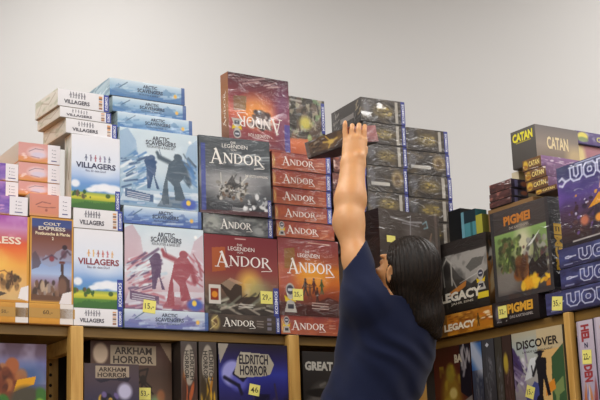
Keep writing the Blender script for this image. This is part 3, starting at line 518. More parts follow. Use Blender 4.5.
# pale blue arctic games
gC = 'flat pale blue arctic game boxes'
z = game(LR, 124.6, 208.5, 308.5, Z, 'lilac-blue flat arctic box lying directly on the shelf', AS('a8b0d0', '6a74b0', '5a5a9a'), depth=.31, group=gC)
z = game(LR, 124.8, 204.6, 223.5, z, 'upright arctic box with two reddish figures in the snow', AC2, stand=True, depth=.075, sticker=('15,-', .3, .035, .055, .052, -6))
z = game(LR, 123.8, 201.5, 205, z, 'blue flat arctic box lying between the two upright snow covers', AS('7fa0d0', '4a68b0', '45609c'), depth=.31, group=gC)
z = game(LR, 120.2, 198.5, 126.5, z, 'upright arctic box with two dark blue figures in the snow', AC1, stand=True, depth=.075)
for xl, xr, yt, dd, lb in ((117.6, 192.4, 111, -.02, 'ice blue flat box, lowest of the three piled above the blue snow cover'), (112.6, 186.2, 95.6, -.03, 'ice blue flat box, middle of the three piled above the blue snow cover'), (109.8, 184.8, 77.2, -.03, 'ice blue flat box, topmost of the three piled above the blue snow cover')):
    z = game(LR, xl, xr, yt, z, lb, AS(), d=dd, depth=.31, yaw=1, group=gC)
# fantasy games, first column
z = game(LR, 209, 280.3, 313.3, Z, 'dark brown flat box with cream lettering lying under the red ship cover', DS, depth=.30)
z = game(LR, 205.2, 279.3, 233.3, z, 'upright red box with a ship in a stormy sea on its cover', RC_, stand=True, depth=.07, sticker=('29,-', .83, .235, .058, .054, 0))
z = game(LR, 203.2, 273, 212.5, z, 'silver-grey flat box with white lettering lying between red and grey covers', GS, depth=.30)
zg = game(LR, 200, 271.6, 134.5, z, 'upright grey box with a battle scene and white lettering', GC, stand=True, depth=.072, yaw=-3)
# fantasy games, second column
gE = 'flat red fantasy game boxes'
z = game(LR, 281.3, 343, 315, Z, 'red flat box with an award emblem, lying directly on the shelf', dict(RS2, front=red_side_award), depth=.30, group=gE)
z = game(LR, 279.8, 341, 237, z, 'upright orange-red box with small warriors on a fiery cover', OC, stand=True, depth=.07, sticker=('25,-', .3, .27, .052, .05, 0))
z = game(LR, 276.8, 334.6, 220, z, 'red flat box with an award emblem, lying on the fiery orange cover', dict(RS2, front=red_side_award), depth=.30, group=gE)
for xl, xr, yt, k in ((275.3, 332.4, 203.6, 'second'), (273.6, 331.5, 186.2, 'third'), (272.8, 331.2, 168.6, 'fourth'), (272.2, 331, 150.4, 'topmost')):
    z = game(LR, xl, xr, yt, z, 'red flat box, %s of the red pile beside the upright grey box' % (k if k == 'topmost' else k+' from the bottom'), RS, depth=.30, group=gE)
ze = z
z = game(LR, 236, 290.5, 144.5, ze, 'thin dark red box wedged under the upside-down box', dict(RS, texts=None, wrap=False), d=-.10, depth=.2)
game(LR, 229.3, 290.6, 71.3, z, 'upright red box standing upside down on top of the red pile', UPD, stand=True, d=-.11, depth=.06, yaw=2, flip=True)
game(LR, 290.8, 326.8, 95.5, ze, 'upright brown box with a rocky map cover beside the upside-down box', MC, stand=True, d=-.125, depth=.06, yaw=2)
# small boxes behind the raised arm
gF = 'flat dark game boxes in two tall piles'
cz = solve(LR.at(LR.t(340, Z, 0), 0, 0), np.array([0, 0, 1.0]), py=252.5)
def carton(run, xl, xr, z0, z1, d, depth, label, yaw=0):
    game(run, xl, xr, None, z0, label, dict(body='8a6a44', side='8a6a44', front='8a6a44'), d=d, depth=depth, ztop=z1, name='cardboard_carton', yaw=yaw)
carton(LR, 353, 384.5, Z, cz, 0, .2, 'plain brown carton on the shelf behind the person')
z = game(LR, 343, 384.3, 236, cz, 'small brown box with figures, just in front of the face', dict(PS, body='6a5040'), depth=.2)
for k, yt in enumerate((223, 206.5, 190, 172.5, 153)):
    z = game(LR, (337, 335.6, 333.6, 333, 334)[k], 366.4, yt, z, 'small pinkish box behind the raised arm, %s of its pile' % ('lowest', 'second from the bottom', 'third from the bottom', 'second from the top', 'topmost')[k], PS, depth=.12, group='small pinkish boxes behind the raised arm')
# dark piles
zf = solve(LR.at(LR.t(369, Z, 0), 0, 0), np.array([0, 0, 1.0]), py=238)
carton(LR, 385, 426, Z, zf, -.03, .26, 'large plain brown carton under the two dark piles', yaw=-3)
z = zf
rows = ((368.6, 410.5, 215, 0, 'lowest in view'), (368.6, 409.5, 191, 0, 'second from the bottom'), (367.8, 408.2, 164.8, 1, 'third from the bottom'), (367, 407.5, 143.3, 0, 'fourth from the bottom'), (364, 406.3, 121.5, 0, 'just under the overhanging top box'), (361.6, 405.6, 96.6, 0, 'overhanging topmost box'))
for k, (xl, xr, yt, v, lb) in enumerate(rows):
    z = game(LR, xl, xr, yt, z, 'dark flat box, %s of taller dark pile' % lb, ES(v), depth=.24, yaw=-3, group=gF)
z = zf
rows = ((410.8, 454.6, 220.3, 0, 'lowest in view'), (409.6, 453.8, 197, 0, 'second from the bottom'), (409, 452.6, 173.4, 0, 'middle box with a white glare streak'), (407.3, 450.4, 150, 1, 'second from the top, with a pale figure'), (406.6, 448.6, 126.8, 0, 'topmost'))
for k, (xl, xr, yt, v, lb) in enumerate(rows):
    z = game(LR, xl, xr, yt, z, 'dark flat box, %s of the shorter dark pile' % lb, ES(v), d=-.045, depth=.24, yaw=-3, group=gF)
def big_dark(c): c.vg((0, '3c3430'), (1, '4a423e')); c.cloud('6a6462', 4, 4, .5, .8, .6); c.lines([(.2, .9), (.5, .86), (.7, .88)], .012, 'a8a8ac', .7); c.lines([(.5, .6), (.52, .95)], .008, '9a9aa0', .7).lines([(.38, .84), (.66, .82)], .008, '9a9aa0', .7); c.lines([(.72, .86), (.78, .9), (.8, .82), (.74, .8)], .01, '7a9aa4', .8); c.lines([(.8, .6), (.86, .74), (.82, .55)], .01, '7a6458', .7); c.rect(.92, 0, .96, 1, '6a5a54', .7)
zk = solve(LR.at(LR.t(382, Z, .145), .145, 0), np.array([0, 0, 1.0]), py=283)
carton(LR, 386.5, 428, Z, zk, .12, .06, 'plain brown carton behind the person\'s head')
game(LR, 382, 443, 207.6, zk, 'large upright dark grey-brown box right behind the head', dict(body='3c3532', front=big_dark, side='1e1a18', wrap=True), d=.145, depth=.085, yaw=7, stand=True, sticker=('', .18, .60, .05, .03, 0))
# ---- right-hand run
zl = game(RR, 431.5, 493.3, None, Z, 'orange-gold flat box with white lettering lying at the corner of the shelves', LS, depth=.27, yright=305)
game(RR, 431, 485.6, None, zl, 'upright black and grey box with white lettering and a hooded figure', LC, depth=.075, stand=True, yright=231.5, d=-.01, zx=zl+.25)
zp = game(RR, 494, 540, 304, Z, 'black flat box with gold wavy lettering and a yellow price sticker', PL, depth=.30, sticker=('32,-', .22, .55, .055, .052, 0))
game(RR, 490.8, 548.6, 214.3, zp, 'upright black-framed box with green goblin picture and orange lettering', PC, depth=.075, stand=True, d=.0, zx=zp+.26)
z = game(RR, 547, 640, 294.5, Z, 'blue flat box with outlined lettering, lowest of the blue pile, sticker on it', VLS, depth=.25, sticker=('35,-', .13, .46, .06, .056, -8), group='flat blue boxes with outlined lettering')
z = game(RR, 561.5, 650, 270.3, z, 'blue flat box with outlined lettering, middle of the blue pile', VLS, depth=.25, group='flat blue boxes with outlined lettering')
z = game(RR, 560, 648, 250, z, 'blue flat box with outlined lettering, topmost under the purple robot cover', VLS, depth=.25, group='flat blue boxes with outlined lettering')
game(RR, 557.6, 640, 168.8, z, 'upright purple box with a fighting robot scene and outlined lettering', VLC, depth=.07, stand=True, zx=z+.22)
# behind them, piles that rise above the covers
zq = solve(RR.at(RR.t(490, Z, -.10), -.10, 0), np.array([0, 0, 1.0]), py=212)
carton(RR, 495, 541, zp+.001, zq, -.11, .17, 'plain brown carton hidden behind the green goblin cover')
z = zq
for yt, k in ((203.5, 'lowest'), (195.2, 'middle'), (185.8, 'topmost')):
    z = game(RR, 489.8, 511.6, yt, z, 'small maroon box, %s of three beside the gold and purple boxes' % k, JS, d=-.105, depth=.085, group='small maroon boxes')
z = zq
for xl, xr, yt, k in ((536, 557, 190.5, 'lowest of the small pile'), (527, 548.5, 183, 'third from the top'), (525.3, 546.5, 172.5, 'second from the top')):
    z = game(RR, xl, xr, yt, z, 'small gold-fronted purple box, %s beside the goblin cover' % k, KS, d=-.12, depth=.085, group='small gold and purple boxes')
z = game(RR, 523, 541.6, 161.5, z, 'long purple box with a gold end, sparkling with glare', KLONG, d=-.12, depth=.33)
game(RR, 514.3, 521.3, None, zq, 'slim pale yellow box standing under the tall taupe box', dict(body='c8b890', front=lambda c: c.vg((0, 'b8a070'), (1, 'd0c4a8')).blob(.6, .4, .3, .3, 'd8b850', .6), side='a89870'), d=-.20, depth=.2, ztop=z-.001)
game(RR, 513.2, 537.6, 133.2, z, 'tall taupe box with bright yellow lettering on its end', KT, d=-.18, depth=.22)
carton(RR, 559.5, 575, Z, z-.001, -.412, .22, 'plain brown carton hidden behind the tall taupe box')
z = game(RR, 558.8, 576.2, None, z, 'dusty pink box under the dark blue box with a yellow sun', KPINK, d=-.41, depth=.26, yright=144)
game(RR, 558.8, 576, 136.5, z, 'dark blue box with a yellow sun, at the top of the right-hand piles', KBLUE, d=-.41, depth=.28)
# boxes in the gap behind the corner
def teal(c): c.vg((0, '4a8a94'), (1, '5a9aa4')); c.cloud('2c5a64', 6, 2, .5, .8, .5); c.rect(.0, .86, 1, 1, '24343c'); c.rect(0, 0, .18, 1, '7ab0c0', .9).rect(.6, 0, .75, .86, '2a5a5a', .6)
zt = Z+.14
carton(RR, 455, 489, zl+.001, zt, -.09, .12, 'plain brown carton behind the black and grey upright box')
game(RR, 454, 466.4, 212, zt, 'upright black box standing in the gap next to the teal box', dict(body='1c1c20', front=lambda c: c.vg((0, '2a2826'), (1, '14161a')).poly([(.4, 0), (1, .3), (1, .5), (.3, .1)], '5a5450', .7).blob(.4, .45, .06, .04, 'd8d0a0'), side='141416'), d=-.10, depth=.06, stand=True)
game(RR, 466.6, 481, 213, zt, 'upright teal box in the gap behind the hooded figure cover', dict(body='3f7f8a', front=teal, side='2a5a64'), d=-.10, depth=.06, stand=True)
game(RR, 481.2, 487.5, 215.5, zt, 'narrow upright yellow-green box next to the teal box', dict(body='a8a83c', front='b4b040', side='6a6a2c'), d=-.10, depth=.06, stand=True)
# ------------------------------------------------------------------ the wooden shelving
def wood(nt, b):
    tc = nt.nodes.new('ShaderNodeTexCoord'); mp = nt.nodes.new('ShaderNodeMapping'); mp.inputs['Scale'].default_value = (1.2, 14, 14)
    nz = nt.nodes.new('ShaderNodeTexNoise'); nz.inputs['Scale'].default_value = 3; nz.inputs['Detail'].default_value = 6
    cr = nt.nodes.new('ShaderNodeValToRGB'); cr.color_ramp.elements[0].position = .35; cr.color_ramp.elements[0].color = (*lin('b98a42'), 1); cr.color_ramp.elements[1].position = .7; cr.color_ramp.elements[1].color = (*lin('d9ae62'), 1)
    nt.links.new(tc.outputs['Object'], mp.inputs['Vector']); nt.links.new(mp.outputs['Vector'], nz.inputs['Vector']); nt.links.new(nz.outputs['Fac'], cr.inputs['Fac']); nt.links.new(cr.outputs['Color'], b.inputs['Base Color'])
WOOD = mat('pine_wood', 'c89a50', .5, build=wood)
def wood_v(nt, b):
    wood(nt, b)
    for n in nt.nodes:
        if n.type == 'MAPPING': n.inputs['Scale'].default_value = (14, 14, 1.2)
def wood_shade(nt, b):
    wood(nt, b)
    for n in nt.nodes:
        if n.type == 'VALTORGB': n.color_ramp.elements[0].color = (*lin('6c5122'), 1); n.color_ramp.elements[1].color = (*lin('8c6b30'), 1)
WOODSH = mat('shaded_pine_board', 'a07c3c', .5, build=wood_shade)  # pine darkened in its colour for the shade below the overhanging boxes
WOODV = mat('pine_wood_upright', 'c89a50', .5, build=wood_v)
HOLE = mat('drilled_hole', '241a0c', .8); BACK = mat('dark_back_board', '3a3026', .8)
TH = .034; LOW = .36; SD = .36
def shelf_run(run, t0, t1, posts, rears, label, hw=.0215, pd=.03, SD=.36):
    root = bpy.data.objects.new('shelf_unit', None); COL.objects.link(root); root.location = run.at((t0+t1)/2, -SD/2, 0); root.rotation_euler = (0, 0, run.ang)
    tag(root, label, 'shelf'); L = (t1-t0)/2; f, k = -SD/2, SD/2; tm = (t0+t1)/2
    def bd(name, *a, m=WOOD, bev=.002): b = MB(); b.box(*a); return b.build(name, m, root, bevel=bev)
    ps = sorted(t-tm for t in posts)
    bd('top_board', -L, L, f+.018, k, Z-TH, Z, m=WOODSH)
    zlow = Z-TH-LOW
    for zz in (zlow, zlow-.42, zlow-.84):
        if zz > .1: bd('shelf_board', -L, L, f+.012, k, zz-TH, zz)
    for p in ps:
        bd('front_post', p-hw, p+hw, f-.012, f+pd, 0, Z-.0015, m=WOODV)
        bd('top_rung', p-hw+.006, p+hw-.006, f+pd, k-.06, Z-TH-.05, Z-TH-.002)
        b = MB(); b.box(p-hw, p+hw, k-.06, k-.02, 0, Z-TH-.002)
        o = b.build('rear_post', WOODV, root, bevel=.002)
    for p in rears:                            # slotted uprights on the back
        q = p-tm; b = MB(); b.box(q-.017, q+.017, k-.105, k-.07, zlow+.001, Z-TH-.002)
        for j in range(9):
            b2 = .03+j*.036
            for sx in (-.011,): b.add([(q+sx+.006*math.cos(a), k-.1055, Z-TH-b2+.006*math.sin(a)) for a in np.linspace(0, 2*math.pi, 9)[:-1]], [tuple(range(8))], mi=1)
        b.build('perforated_upright', [WOODV, HOLE], root)
    bd('back_panel', -L, L, k-.018, k-.002, .02, Z-TH-.0005, m=BACK, bev=0)
    return root
tl = lambda x, z=Z-.1, d=.012: LR.t(x, z, d)
tr = lambda x, z=Z-.1, d=.012: RR.t(x, z, d)
shelf_run(LR, tl(-60), LR.t(430, Z)+.34, [tl(77.3), tl(294.8), tl(421)], [LR.t(53, Z-.15, -SD+.1), LR.t(178, Z-.15, -SD+.1)], 'long pine shelf unit with square posts, along the wall behind the person')
shelf_run(RR, .005, tr(680), [tr(566.3, Z-.03)], [], 'pine shelf unit with square posts, running forward from the corner', .014, .013, .74)
# ------------------------------------------------------------------ games inside the bays
ZL = Z-TH-LOW
def up(run, xl, xr, yt, label, sty, d=0.0, depth=.07, **k): return game(run, xl, xr, yt, ZL+.0005, label, sty, d=d, depth=depth, stand=True, name='game_box', zx=k.pop('zx', Z-TH-.02), hmax=LOW-.004, **k)
def orc(c):
    c.vg((0, 'c8c83a'), (.3, '6a7a3c'), (.55, '6a5a6a'), (.8, '6a6a9a'), (.9, '5c4a5c'), (1, '4a3440')); c.cloud('a8a0b8', 5, 5, .5, .8, .5, c.Y > .6).blob(.8, .66, .2, .14, '3a5a8a', .9, .7)
    c.blob(.55, .62, .16, .16, '8a4a2c', .5).blob(.6, .78, .08, .08, 'a05a34').specks(24, .42, .45, .72, .8, .05, ['6a3420', 'a86a3c', '4a2418'], .8).poly([(.62, .52), (.86, .6), (.88, .68), (.66, .64)], 'd89a1c').blob(.78, .44, .2, .14, '4a4438', .4).blob(.7, .4, .05, .04, '8a8474').specks(16, .9, .3, 1, .5, .05, ['9ab83a', '3c6a2c']).blob(.5, .4, .08, .1, '3a6a2c')
up(LR, -40, 46.5, 341.5, 'box with an ogre in a yellow sash on its cover, in the leftmost bay', dict(body='4a3038', front=orc, side='3a2024'))
def ark_big(c):
    c.vg((0, '4a4a34'), (.4, '6a5244'), (.7, '4e3a30'), (1, '5a3c34')); c.cloud('8a6a4a', 4, 4, .5, .85, .5); c.rect(.24, .775, .80, .965, 'b0a088', .9).poly([(.85, 1), (1, 1), (1, .8)], 'b09a80', .8).blob(.12, .88, .09, .10, 'c8b098', .3)
    c.lines([(.54, .62), (.6, .72), (.7, .74), (.66, .62), (.74, .56)], .010, '2c221c').lines([(.5, .56), (.62, .62), (.76, .5)], .010, '2c221c').lines([(.56, .7), (.64, .62), (.6, .5)], .010, '2c221c').blob(.64, .63, .04, .05, '2c221c').blob(.8, .4, .1, .08, '7a9a6a', .6, .8).blob(.86, .48, .05, .06, 'a86a44', .6, .8).specks(14, .75, .1, .98, .4, .02, ['d8a040', 'e0c080', '2c2c24'])
AKT = lambda x, w, y, h: [('F', 'ARKHAM', x, y+h*.62, w, h, '3a2c24', 'bold'), ('F', 'HORROR', x, y-h*.62, w*1.08, h*1.05, '3a2c24', 'bold')]
up(LR, 90.5, 171.4, 338.8, 'large brown box with cream title panel and a spider, behind the smaller one', dict(body='4a382e', front=ark_big, side='2c201a', texts=AKT(.52, .46, .868, .07)), d=-.066, sticker=('53,-', .66, .5, .05, .048, 0))
def ark_small(c): c.vg((0, '2c2438'), (.5, '343048'), (.8, '4a3c46'), (1, '4c3e40')); c.rect(.2, .82, .82, .97, 'ad9c86', .9).poly([(.2, .8), (.86, .84), (.8, .78), (.5, .8), (.3, .76)], '24202e', .9).blob(.74, .66, .13, .1, 'b8b4d0', .5).specks(14, .2, .4, .6, .62, .04, ['c8a040', '6a5a8a', '1c1824']).blob(.3, .42, .08, .07, 'c89a3a', .6, .8)
up(LR, 84.2, 138.6, 363, 'smaller purple-brown box with cream title panel and a moon', dict(body='3a3038', front=ark_small, side='2a2028', texts=AKT(.51, .5, .895, .055)), d=.0, depth=.06)
def spine(c0, c1, yel):
    def f(c): c.vg((0, c0), (.5, c1), (1, '4c4440')); c.blob(.5, .77, .34, .2, 'a49a8c', .12, .95).specks(12, .15, .35, .85, .6, .12, yel, .9, .5).specks(8, .1, .05, .9, .3, .14, ['2a2420', '6a4a34', 'a8a08c'], .7, .5)
    return f
ELT = [('F', 'ELDRITCH', .68, .77, .3, .26, '3a342e', 'bold', -90), ('F', 'HORROR', .36, .77, .28, .26, '3a342e', 'bold', -90)]
up(LR, 180.6, 196.8, 341, 'upright brown box seen edge-on with pale oval title, redder of the pair', dict(body='4a3c34', front=spine('5a4434', '4a3028', ['b85a2c', 'd88a3c', '3a2018']), side='2c2420', texts=ELT), depth=.19)
up(LR, 198.8, 216.2, 341, 'upright grey box seen edge-on with pale oval title and yellow picture', dict(body='4a4640', front=spine('8a8474', '4a3c30', ['d8a82c', 'b87a24', '3a2c18']), side='2c2820', texts=ELT), depth=.19)
def eld(c):
    c.vg((0, '1a1620'), (.3, '241c38'), (.55, '2c2a70'), (.7, '343a9a'), (.85, '2a2458'), (1, '241c2c')); c.blob(.2, .7, .16, .13, '9a9ad8', .3).blob(.28, .62, .12, .09, '5a5ab0', .6).lines([(.3, .8), (.22, .7), (.34, .64), (.42, .7)], .02, '1c1830').lines([(.08, .66), (.28, .58), (.32, .5)], .02, '1c1830')
    c.poly([(0, .95), (0, 1), (.15, 1), (.02, .8)], 'a8a090', .9).cloud('14101c', 5, 6, .5, .7, .8, c.Y < .5).blob(.45, .38, .1, .04, '9a90a0', .6).poly([(.22, .7), (.27, .86), (.32, .92), (.72, .9), (.8, .8), (.74, .7), (.66, .68), (.3, .66)], 'b4ac9a'); c.blob(.96, .35, .04, .05, 'b8a090', .3).lines([(.8, .6), (.84, .4), (.78, .2)], .012, '3a3048').shards(16, .3, .1, .8, .5, .12, ['4a3a5a', '2a2440'], (40, 120), .012, .6)
up(LR, 218.2, 287, 343, 'dark blue box with moonlit tentacles and a pale title plate', dict(body='201a2a', front=eld, side='18141c', texts=[('F', 'ELDRITCH', .5, .845, .42, .1, '2a2430', 'bold'), ('F', 'HORROR', .5, .735, .4, .1, '2a2430', 'bold')]), sticker=('46', .5, .54, .05, .046, -10))
def west(c): c.vg((0, '24201e'), (1, '2e2a28')); c.rect(0, .76, 1, .9, 'aaa69c', .0); c.blob(.28, .45, .2, .2, '5a5652', .5).blob(.28, .55, .24, .05, '1c1a18', .3).blob(.28, .36, .16, .1, '24201e', .5).specks(30, 0, 0, .8, .45, .06, ['6a6660', '1a1816', '8a867e'], .7); c.shards(6, .1, .6, .5, .7, .15, ['8a867e'], (0, 30), .012, .5)
up(LR, 302, 372, 351, 'black and grey western box behind the person\'s waist', dict(body='282422', front=west, side='1c1a18', texts=[('F', 'GREAT WESTERN', .52, .84, .98, .1, 'bab6ac', 'heavy')]))
def monster(c): c.vg((0, '6a3a1c'), (.4, '5a2c1a'), (.8, '4c1c16'), (1, '3a1612')); c.blob(.45, .45, .26, .3, '8a6a24', .6).blob(.45, .72, .12, .1, '8a7a2c', .5).cloud('a8962c', 6, 8, .45, .7, .8, (np.abs(c.X-.45) < .3)*(c.Y < .8)).blob(.5, .5, .1, .06, 'c8b46a', .5).specks(16, .2, .05, .7, .25, .05, ['3a1c10', 'a87a2c']).poly([(.72, 1), (1, 1), (1, .4), (.7, .5)], '181420').poly([(.74, .4), (1, .46), (1, 0), (.72, 0)], '8a8480', .9).specks(24, .74, .02, .98, .2, .02, ['3a3834'], .8).shards(8, .76, .6, .98, .9, .2, ['b8b4b8'], (60, 120), .02, .7)
up(RR, 433, 469.5, 343, 'brown box with a shaggy green-yellow monster, in the corner bay', dict(body='4a2018', front=monster, side='2c1410', texts=[('F', 'BA', .68, .86, .2, .09, 'c8c0a8', 'heavy')]), depth=.2)
def dspine(a, b, top=None, sp=('8a8a92', '6a6a70')):
    def f(c):
        c.vg((0, a), (1, b)); c.specks(60, .2, .05, .8, .8, .07, list(sp), .5, .25)
        if top: c.rect(0, .7, 1, .98, top).line((0, .95), (1, .72), .14, 'd8dce8', .8)
    return f
up(RR, 470.6, 481, 336.5, 'upright dark box seen edge-on with a blue top', dict(body='3a3638', front=dspine('443e42', '3a4a6a', '3a6ab0'), side='2a2628'), depth=.24)
up(RR, 481.6, 493.3, 335.5, 'upright slate grey box seen edge-on next to the blue-topped one', dict(body='46464c', front=dspine('4c4a50', '44464c'), side='2a2628', texts=[('F', '◆', .45, .94, .3, .05, 'c8ccd8', 'bold')]), depth=.24, sticker=('', .55, .12, .035, .04, 0))
up(RR, 494.2, 501, 334, 'thin upright grey-brown box seen edge-on, between slate and brown ones', dict(body='4a443c', front=dspine('5a5248', '3c3a34'), side='2a2620'), depth=.24)
up(RR, 501.6, 510.6, 333, 'upright brown box seen edge-on with a yellow mark', dict(body='4a342a', front=lambda c: (dspine('5a3c34', '3a2c28', None, ('8a6a6a', '3a2420'))(c), c.blob(.3, .72, .25, .1, 'b8a03a', .5)), side='2a1c18'), depth=.24)
def disc(c):
    yy = c.Y; c.Y = np.where(yy > .34, (yy-.34)/.66*.95+.05, yy/.34*.05)
    c.vg((0, '8a8088'), (.3, 'a8a4a0'), (.6, 'b8bcb4'), (.78, 'a8b4b0'), (1, 'b2aa90')); c.rect(.5, 0, 1, .76, 'd8b070').poly([(.5, 1), (1, 1), (1, .7), (.5, .7)], 'c4b28c').poly([(.72, 0), (.76, .58), (1, .75), (1, 0)], '3c5a3a').poly([(.74, .15), (.95, .3), (.96, .1), (.8, .02)], '8a9a5c', .8).poly([(.6, .05), (.8, .14), (.78, .28), (.62, .2)], 'd88a2c')
    c.poly([(0, .2), (.2, .45), (.05, .75), (0, .8)], '3c2c4a').shards(20, .02, .1, .3, .6, .25, ['e0dce4', '4a3a6a', '8a7a9a'], (100, 150), .018, .8).poly([(.2, .3), (.34, .6), (.46, .62), (.4, .35)], 'dce0e4', .8).poly([(.2, .08), (.4, .28), (.55, .2), (.5, .0), (.25, 0)], '3c4488', .9)
    c.poly([(.47, .22), (.46, .44), (.44, .56), (.5, .62), (.66, .58), (.64, .36), (.7, .06), (.64, .05), (.58, .3), (.54, .05), (.48, .05)], '1c1a20').blob(.54, .65, .045, .05, '1c1a20', .2).blob(.53, .675, .1, .018, '1c1a20', .2).line((.46, .5), (.38, .36), .02, '1c1a20').line((.38, .36), (.36, .5), .01, '1c1a20').poly([(.35, 0), (.5, .1), (.6, 0)], '1c1a20')
up(RR, 511.5, 562, 333, 'cream box with a black hiking figure among mountains, beside the right post', dict(body='a8a08c', front=disc, side='6a6454', texts=[('F', 'DISCOVER', .5, .87, .82, .085, '2a2420', 'bold'), ('F', 'LANDE UNBEKANNT', .5, .795, .6, .02, '4a4438', 'sans')]), sticker=('15,-', .3, .4, .05, .05, -20))
def hun(c): c.vg((0, '8a7a9a'), (.4, 'b0a4b8'), (1, 'c8bcc8')); c.specks(30, .1, .02, .9, .3, .12, ['4a5aa0', 'c87a3c', '8a3a3a', 'e0dce4'], .8, .4); c.rect(.0, .0, .1, 1, '9a90a4', .6)
up(RR, 576.5, 592.5, 322, 'pale lilac box seen edge-on with red lettering and a yellow sticker', dict(body='b0a8b8', front=hun, side='7a7484', texts=[('F', 'HEL', .5, .88, .16, .5, 'a03a3c', 'heavy', -90), ('F', 'N', .5, .765, .2, .05, '2a2a4a', 'bold'), ('F', 'DEN', .5, .5, .16, .5, 'a03a3c', 'heavy', -90)], sep=True), depth=.2, sticker=('22,-', .5, .655, .05, .055, -4))
up(RR, 594, 612, 318, 'pale grey box seen edge-on at the right edge of the photo', dict(body='a8a8b8', front=hun, side='7a7484', texts=[('F', 'HEL', .5, .8, .24, .4, 'c89a5a', 'heavy', -90)]), depth=.2)
# ------------------------------------------------------------------ the person, grown as smooth distance fields
import openvdb
class Field:
    def __init__(s, lo, hi, vox):
        s.lo = np.array(lo, float); s.v = vox; s.n = np.ceil((np.array(hi)-s.lo)/vox).astype(int)+1; s.a = np.full(s.n, .3, np.float32)
    def sub(s, lo, hi, m):
        i0 = np.clip(((np.minimum(lo, hi)-m-s.lo)/s.v).astype(int), 0, s.n-1); i1 = np.clip(((np.maximum(lo, hi)+m-s.lo)/s.v).astype(int)+2, 1, s.n)
        sl = tuple(slice(a, b) for a, b in zip(i0, i1)); ax = [s.lo[k]+s.v*np.arange(i0[k], i1[k]) for k in range(3)]
        return sl, np.stack(np.meshgrid(*ax, indexing='ij'), -1)
    def join(s, sl, d, k, op='+'):
        A = s.a[sl]
        if op == '-': d, A = -d, A
        if op == '+':
            h = np.clip(.5+.5*(A-d)/k, 0, 1) if k else (A > d); s.a[sl] = A*(1-h)+d*h-(k*h*(1-h) if k else 0)
        else:
            h = np.clip(.5-.5*(A-d)/k, 0, 1); s.a[sl] = A*(1-h)+d*h+k*h*(1-h)
    def cone(s, a, b, ra, rb, k=.01, op='+'):
        a = np.array(a, float); b = np.array(b, float); m = max(ra, rb)+.05; sl, P = s.sub(np.minimum(a, b), np.maximum(a, b), m)
        ab = b-a; t = np.clip(((P-a)@ab)/(ab@ab), 0, 1); s.join(sl, np.linalg.norm(P-a-t[..., None]*ab, axis=-1)-(ra+(rb-ra)*t), k, op); return s
    def chain(s, pts, rs, k=.01):
        for i in range(len(pts)-1): s.cone(pts[i], pts[i+1], rs[i], rs[i+1], k)
        return s
    def ell(s, c, axes, r, k=.01, op='+'):
        c = np.array(c, float); r = np.array(r, float); M = np.array(axes); sl, P = s.sub(c, c, r.max()+.05); q = (P-c)@M.T
        k0 = np.linalg.norm(q/r, axis=-1); k1 = np.linalg.norm(q/r**2, axis=-1)+1e-9; s.join(sl, k0*(k0-1)/k1, k, op); return s
    def half(s, c, n, keep_round=.004):       # keep only the side the normal points away from
        ax = [s.lo[i]+s.v*np.arange(s.n[i]) for i in range(3)]; n = np.array(n)/np.linalg.norm(n)
        d = ((ax[0]-c[0])*n[0])[:, None, None]+((ax[1]-c[1])*n[1])[None, :, None]+((ax[2]-c[2])*n[2])[None, None, :]
        s.a = np.maximum(s.a, d.astype(np.float32)); return s
    def P(s): return np.stack(np.meshgrid(*[s.lo[i]+s.v*np.arange(s.n[i]) for i in range(3)], indexing='ij'), -1)
    def mesh(s, name, m, parent):
        b = 3*s.v; g = openvdb.FloatGrid(b); g.copyFromArray(np.clip(s.a, -b, b)); pts, quads = g.convertToQuads(0.0)
        me = bpy.data.meshes.new(name); V = np.array(pts)*s.v+s.lo; q = np.array(quads)[:, ::-1]
        me.from_pydata(V.tolist(), [], q.tolist()); me.polygons.foreach_set('use_smooth', [True]*len(q)); me.update()
        c = np.cross(V[q[:, 1]]-V[q[:, 0]], V[q[:, 3]]-V[q[:, 0]]); vol = (V[q[:, 0]]*c).sum()
        if vol < 0: me.flip_normals()
        me.transform(parent.matrix_world.inverted()); return link(name, me, parent, m)
nrm = lambda v: np.array(v, float)/np.linalg.norm(v)
def skin_nodes(nt, b):
    nz = nt.nodes.new('ShaderNodeTexNoise'); nz.inputs['Scale'].default_value = 14; nz.inputs['Detail'].default_value = 4; tc = nt.nodes.new('ShaderNodeTexCoord')
    cr = nt.nodes.new('ShaderNodeValToRGB'); cr.color_ramp.elements[0].position = .3; cr.color_ramp.elements[0].color = (*lin('c28a58'), 1); cr.color_ramp.elements[1].position = .7; cr.color_ramp.elements[1].color = (*lin('cf9a68'), 1)
    nt.links.new(tc.outputs['Object'], nz.inputs['Vector']); nt.links.new(nz.outputs['Fac'], cr.inputs['Fac']); nt.links.new(cr.outputs['Color'], b.inputs['Base Color'])
    b.inputs['Subsurface Weight'].default_value = .12; b.inputs['Subsurface Scale'].default_value = .01
SKIN = mat('skin', 'd8a47c', .5, build=skin_nodes)
def cloth_nodes(nt, b):
    nz = nt.nodes.new('ShaderNodeTexNoise'); nz.inputs['Scale'].default_value = 420; tc = nt.nodes.new('ShaderNodeTexCoord'); bp = nt.nodes.new('ShaderNodeBump'); bp.inputs['Strength'].default_value = .35; bp.inputs['Distance'].default_value = .001
    nt.links.new(tc.outputs['Object'], nz.inputs['Vector']); nt.links.new(nz.outputs['Fac'], bp.inputs['Height']); nt.links.new(bp.outputs['Normal'], b.inputs['Normal'])
    b.inputs['Sheen Weight'].default_value = .08
NAVY = mat('navy_cotton', '141b36', .9, build=cloth_nodes, spec=.2); DENIM = mat('dark_denim', '22242c', .9); SHOE = mat('black_leather', '16161a', .5); RUBBER = mat('shoe_sole', '38363a', .8)
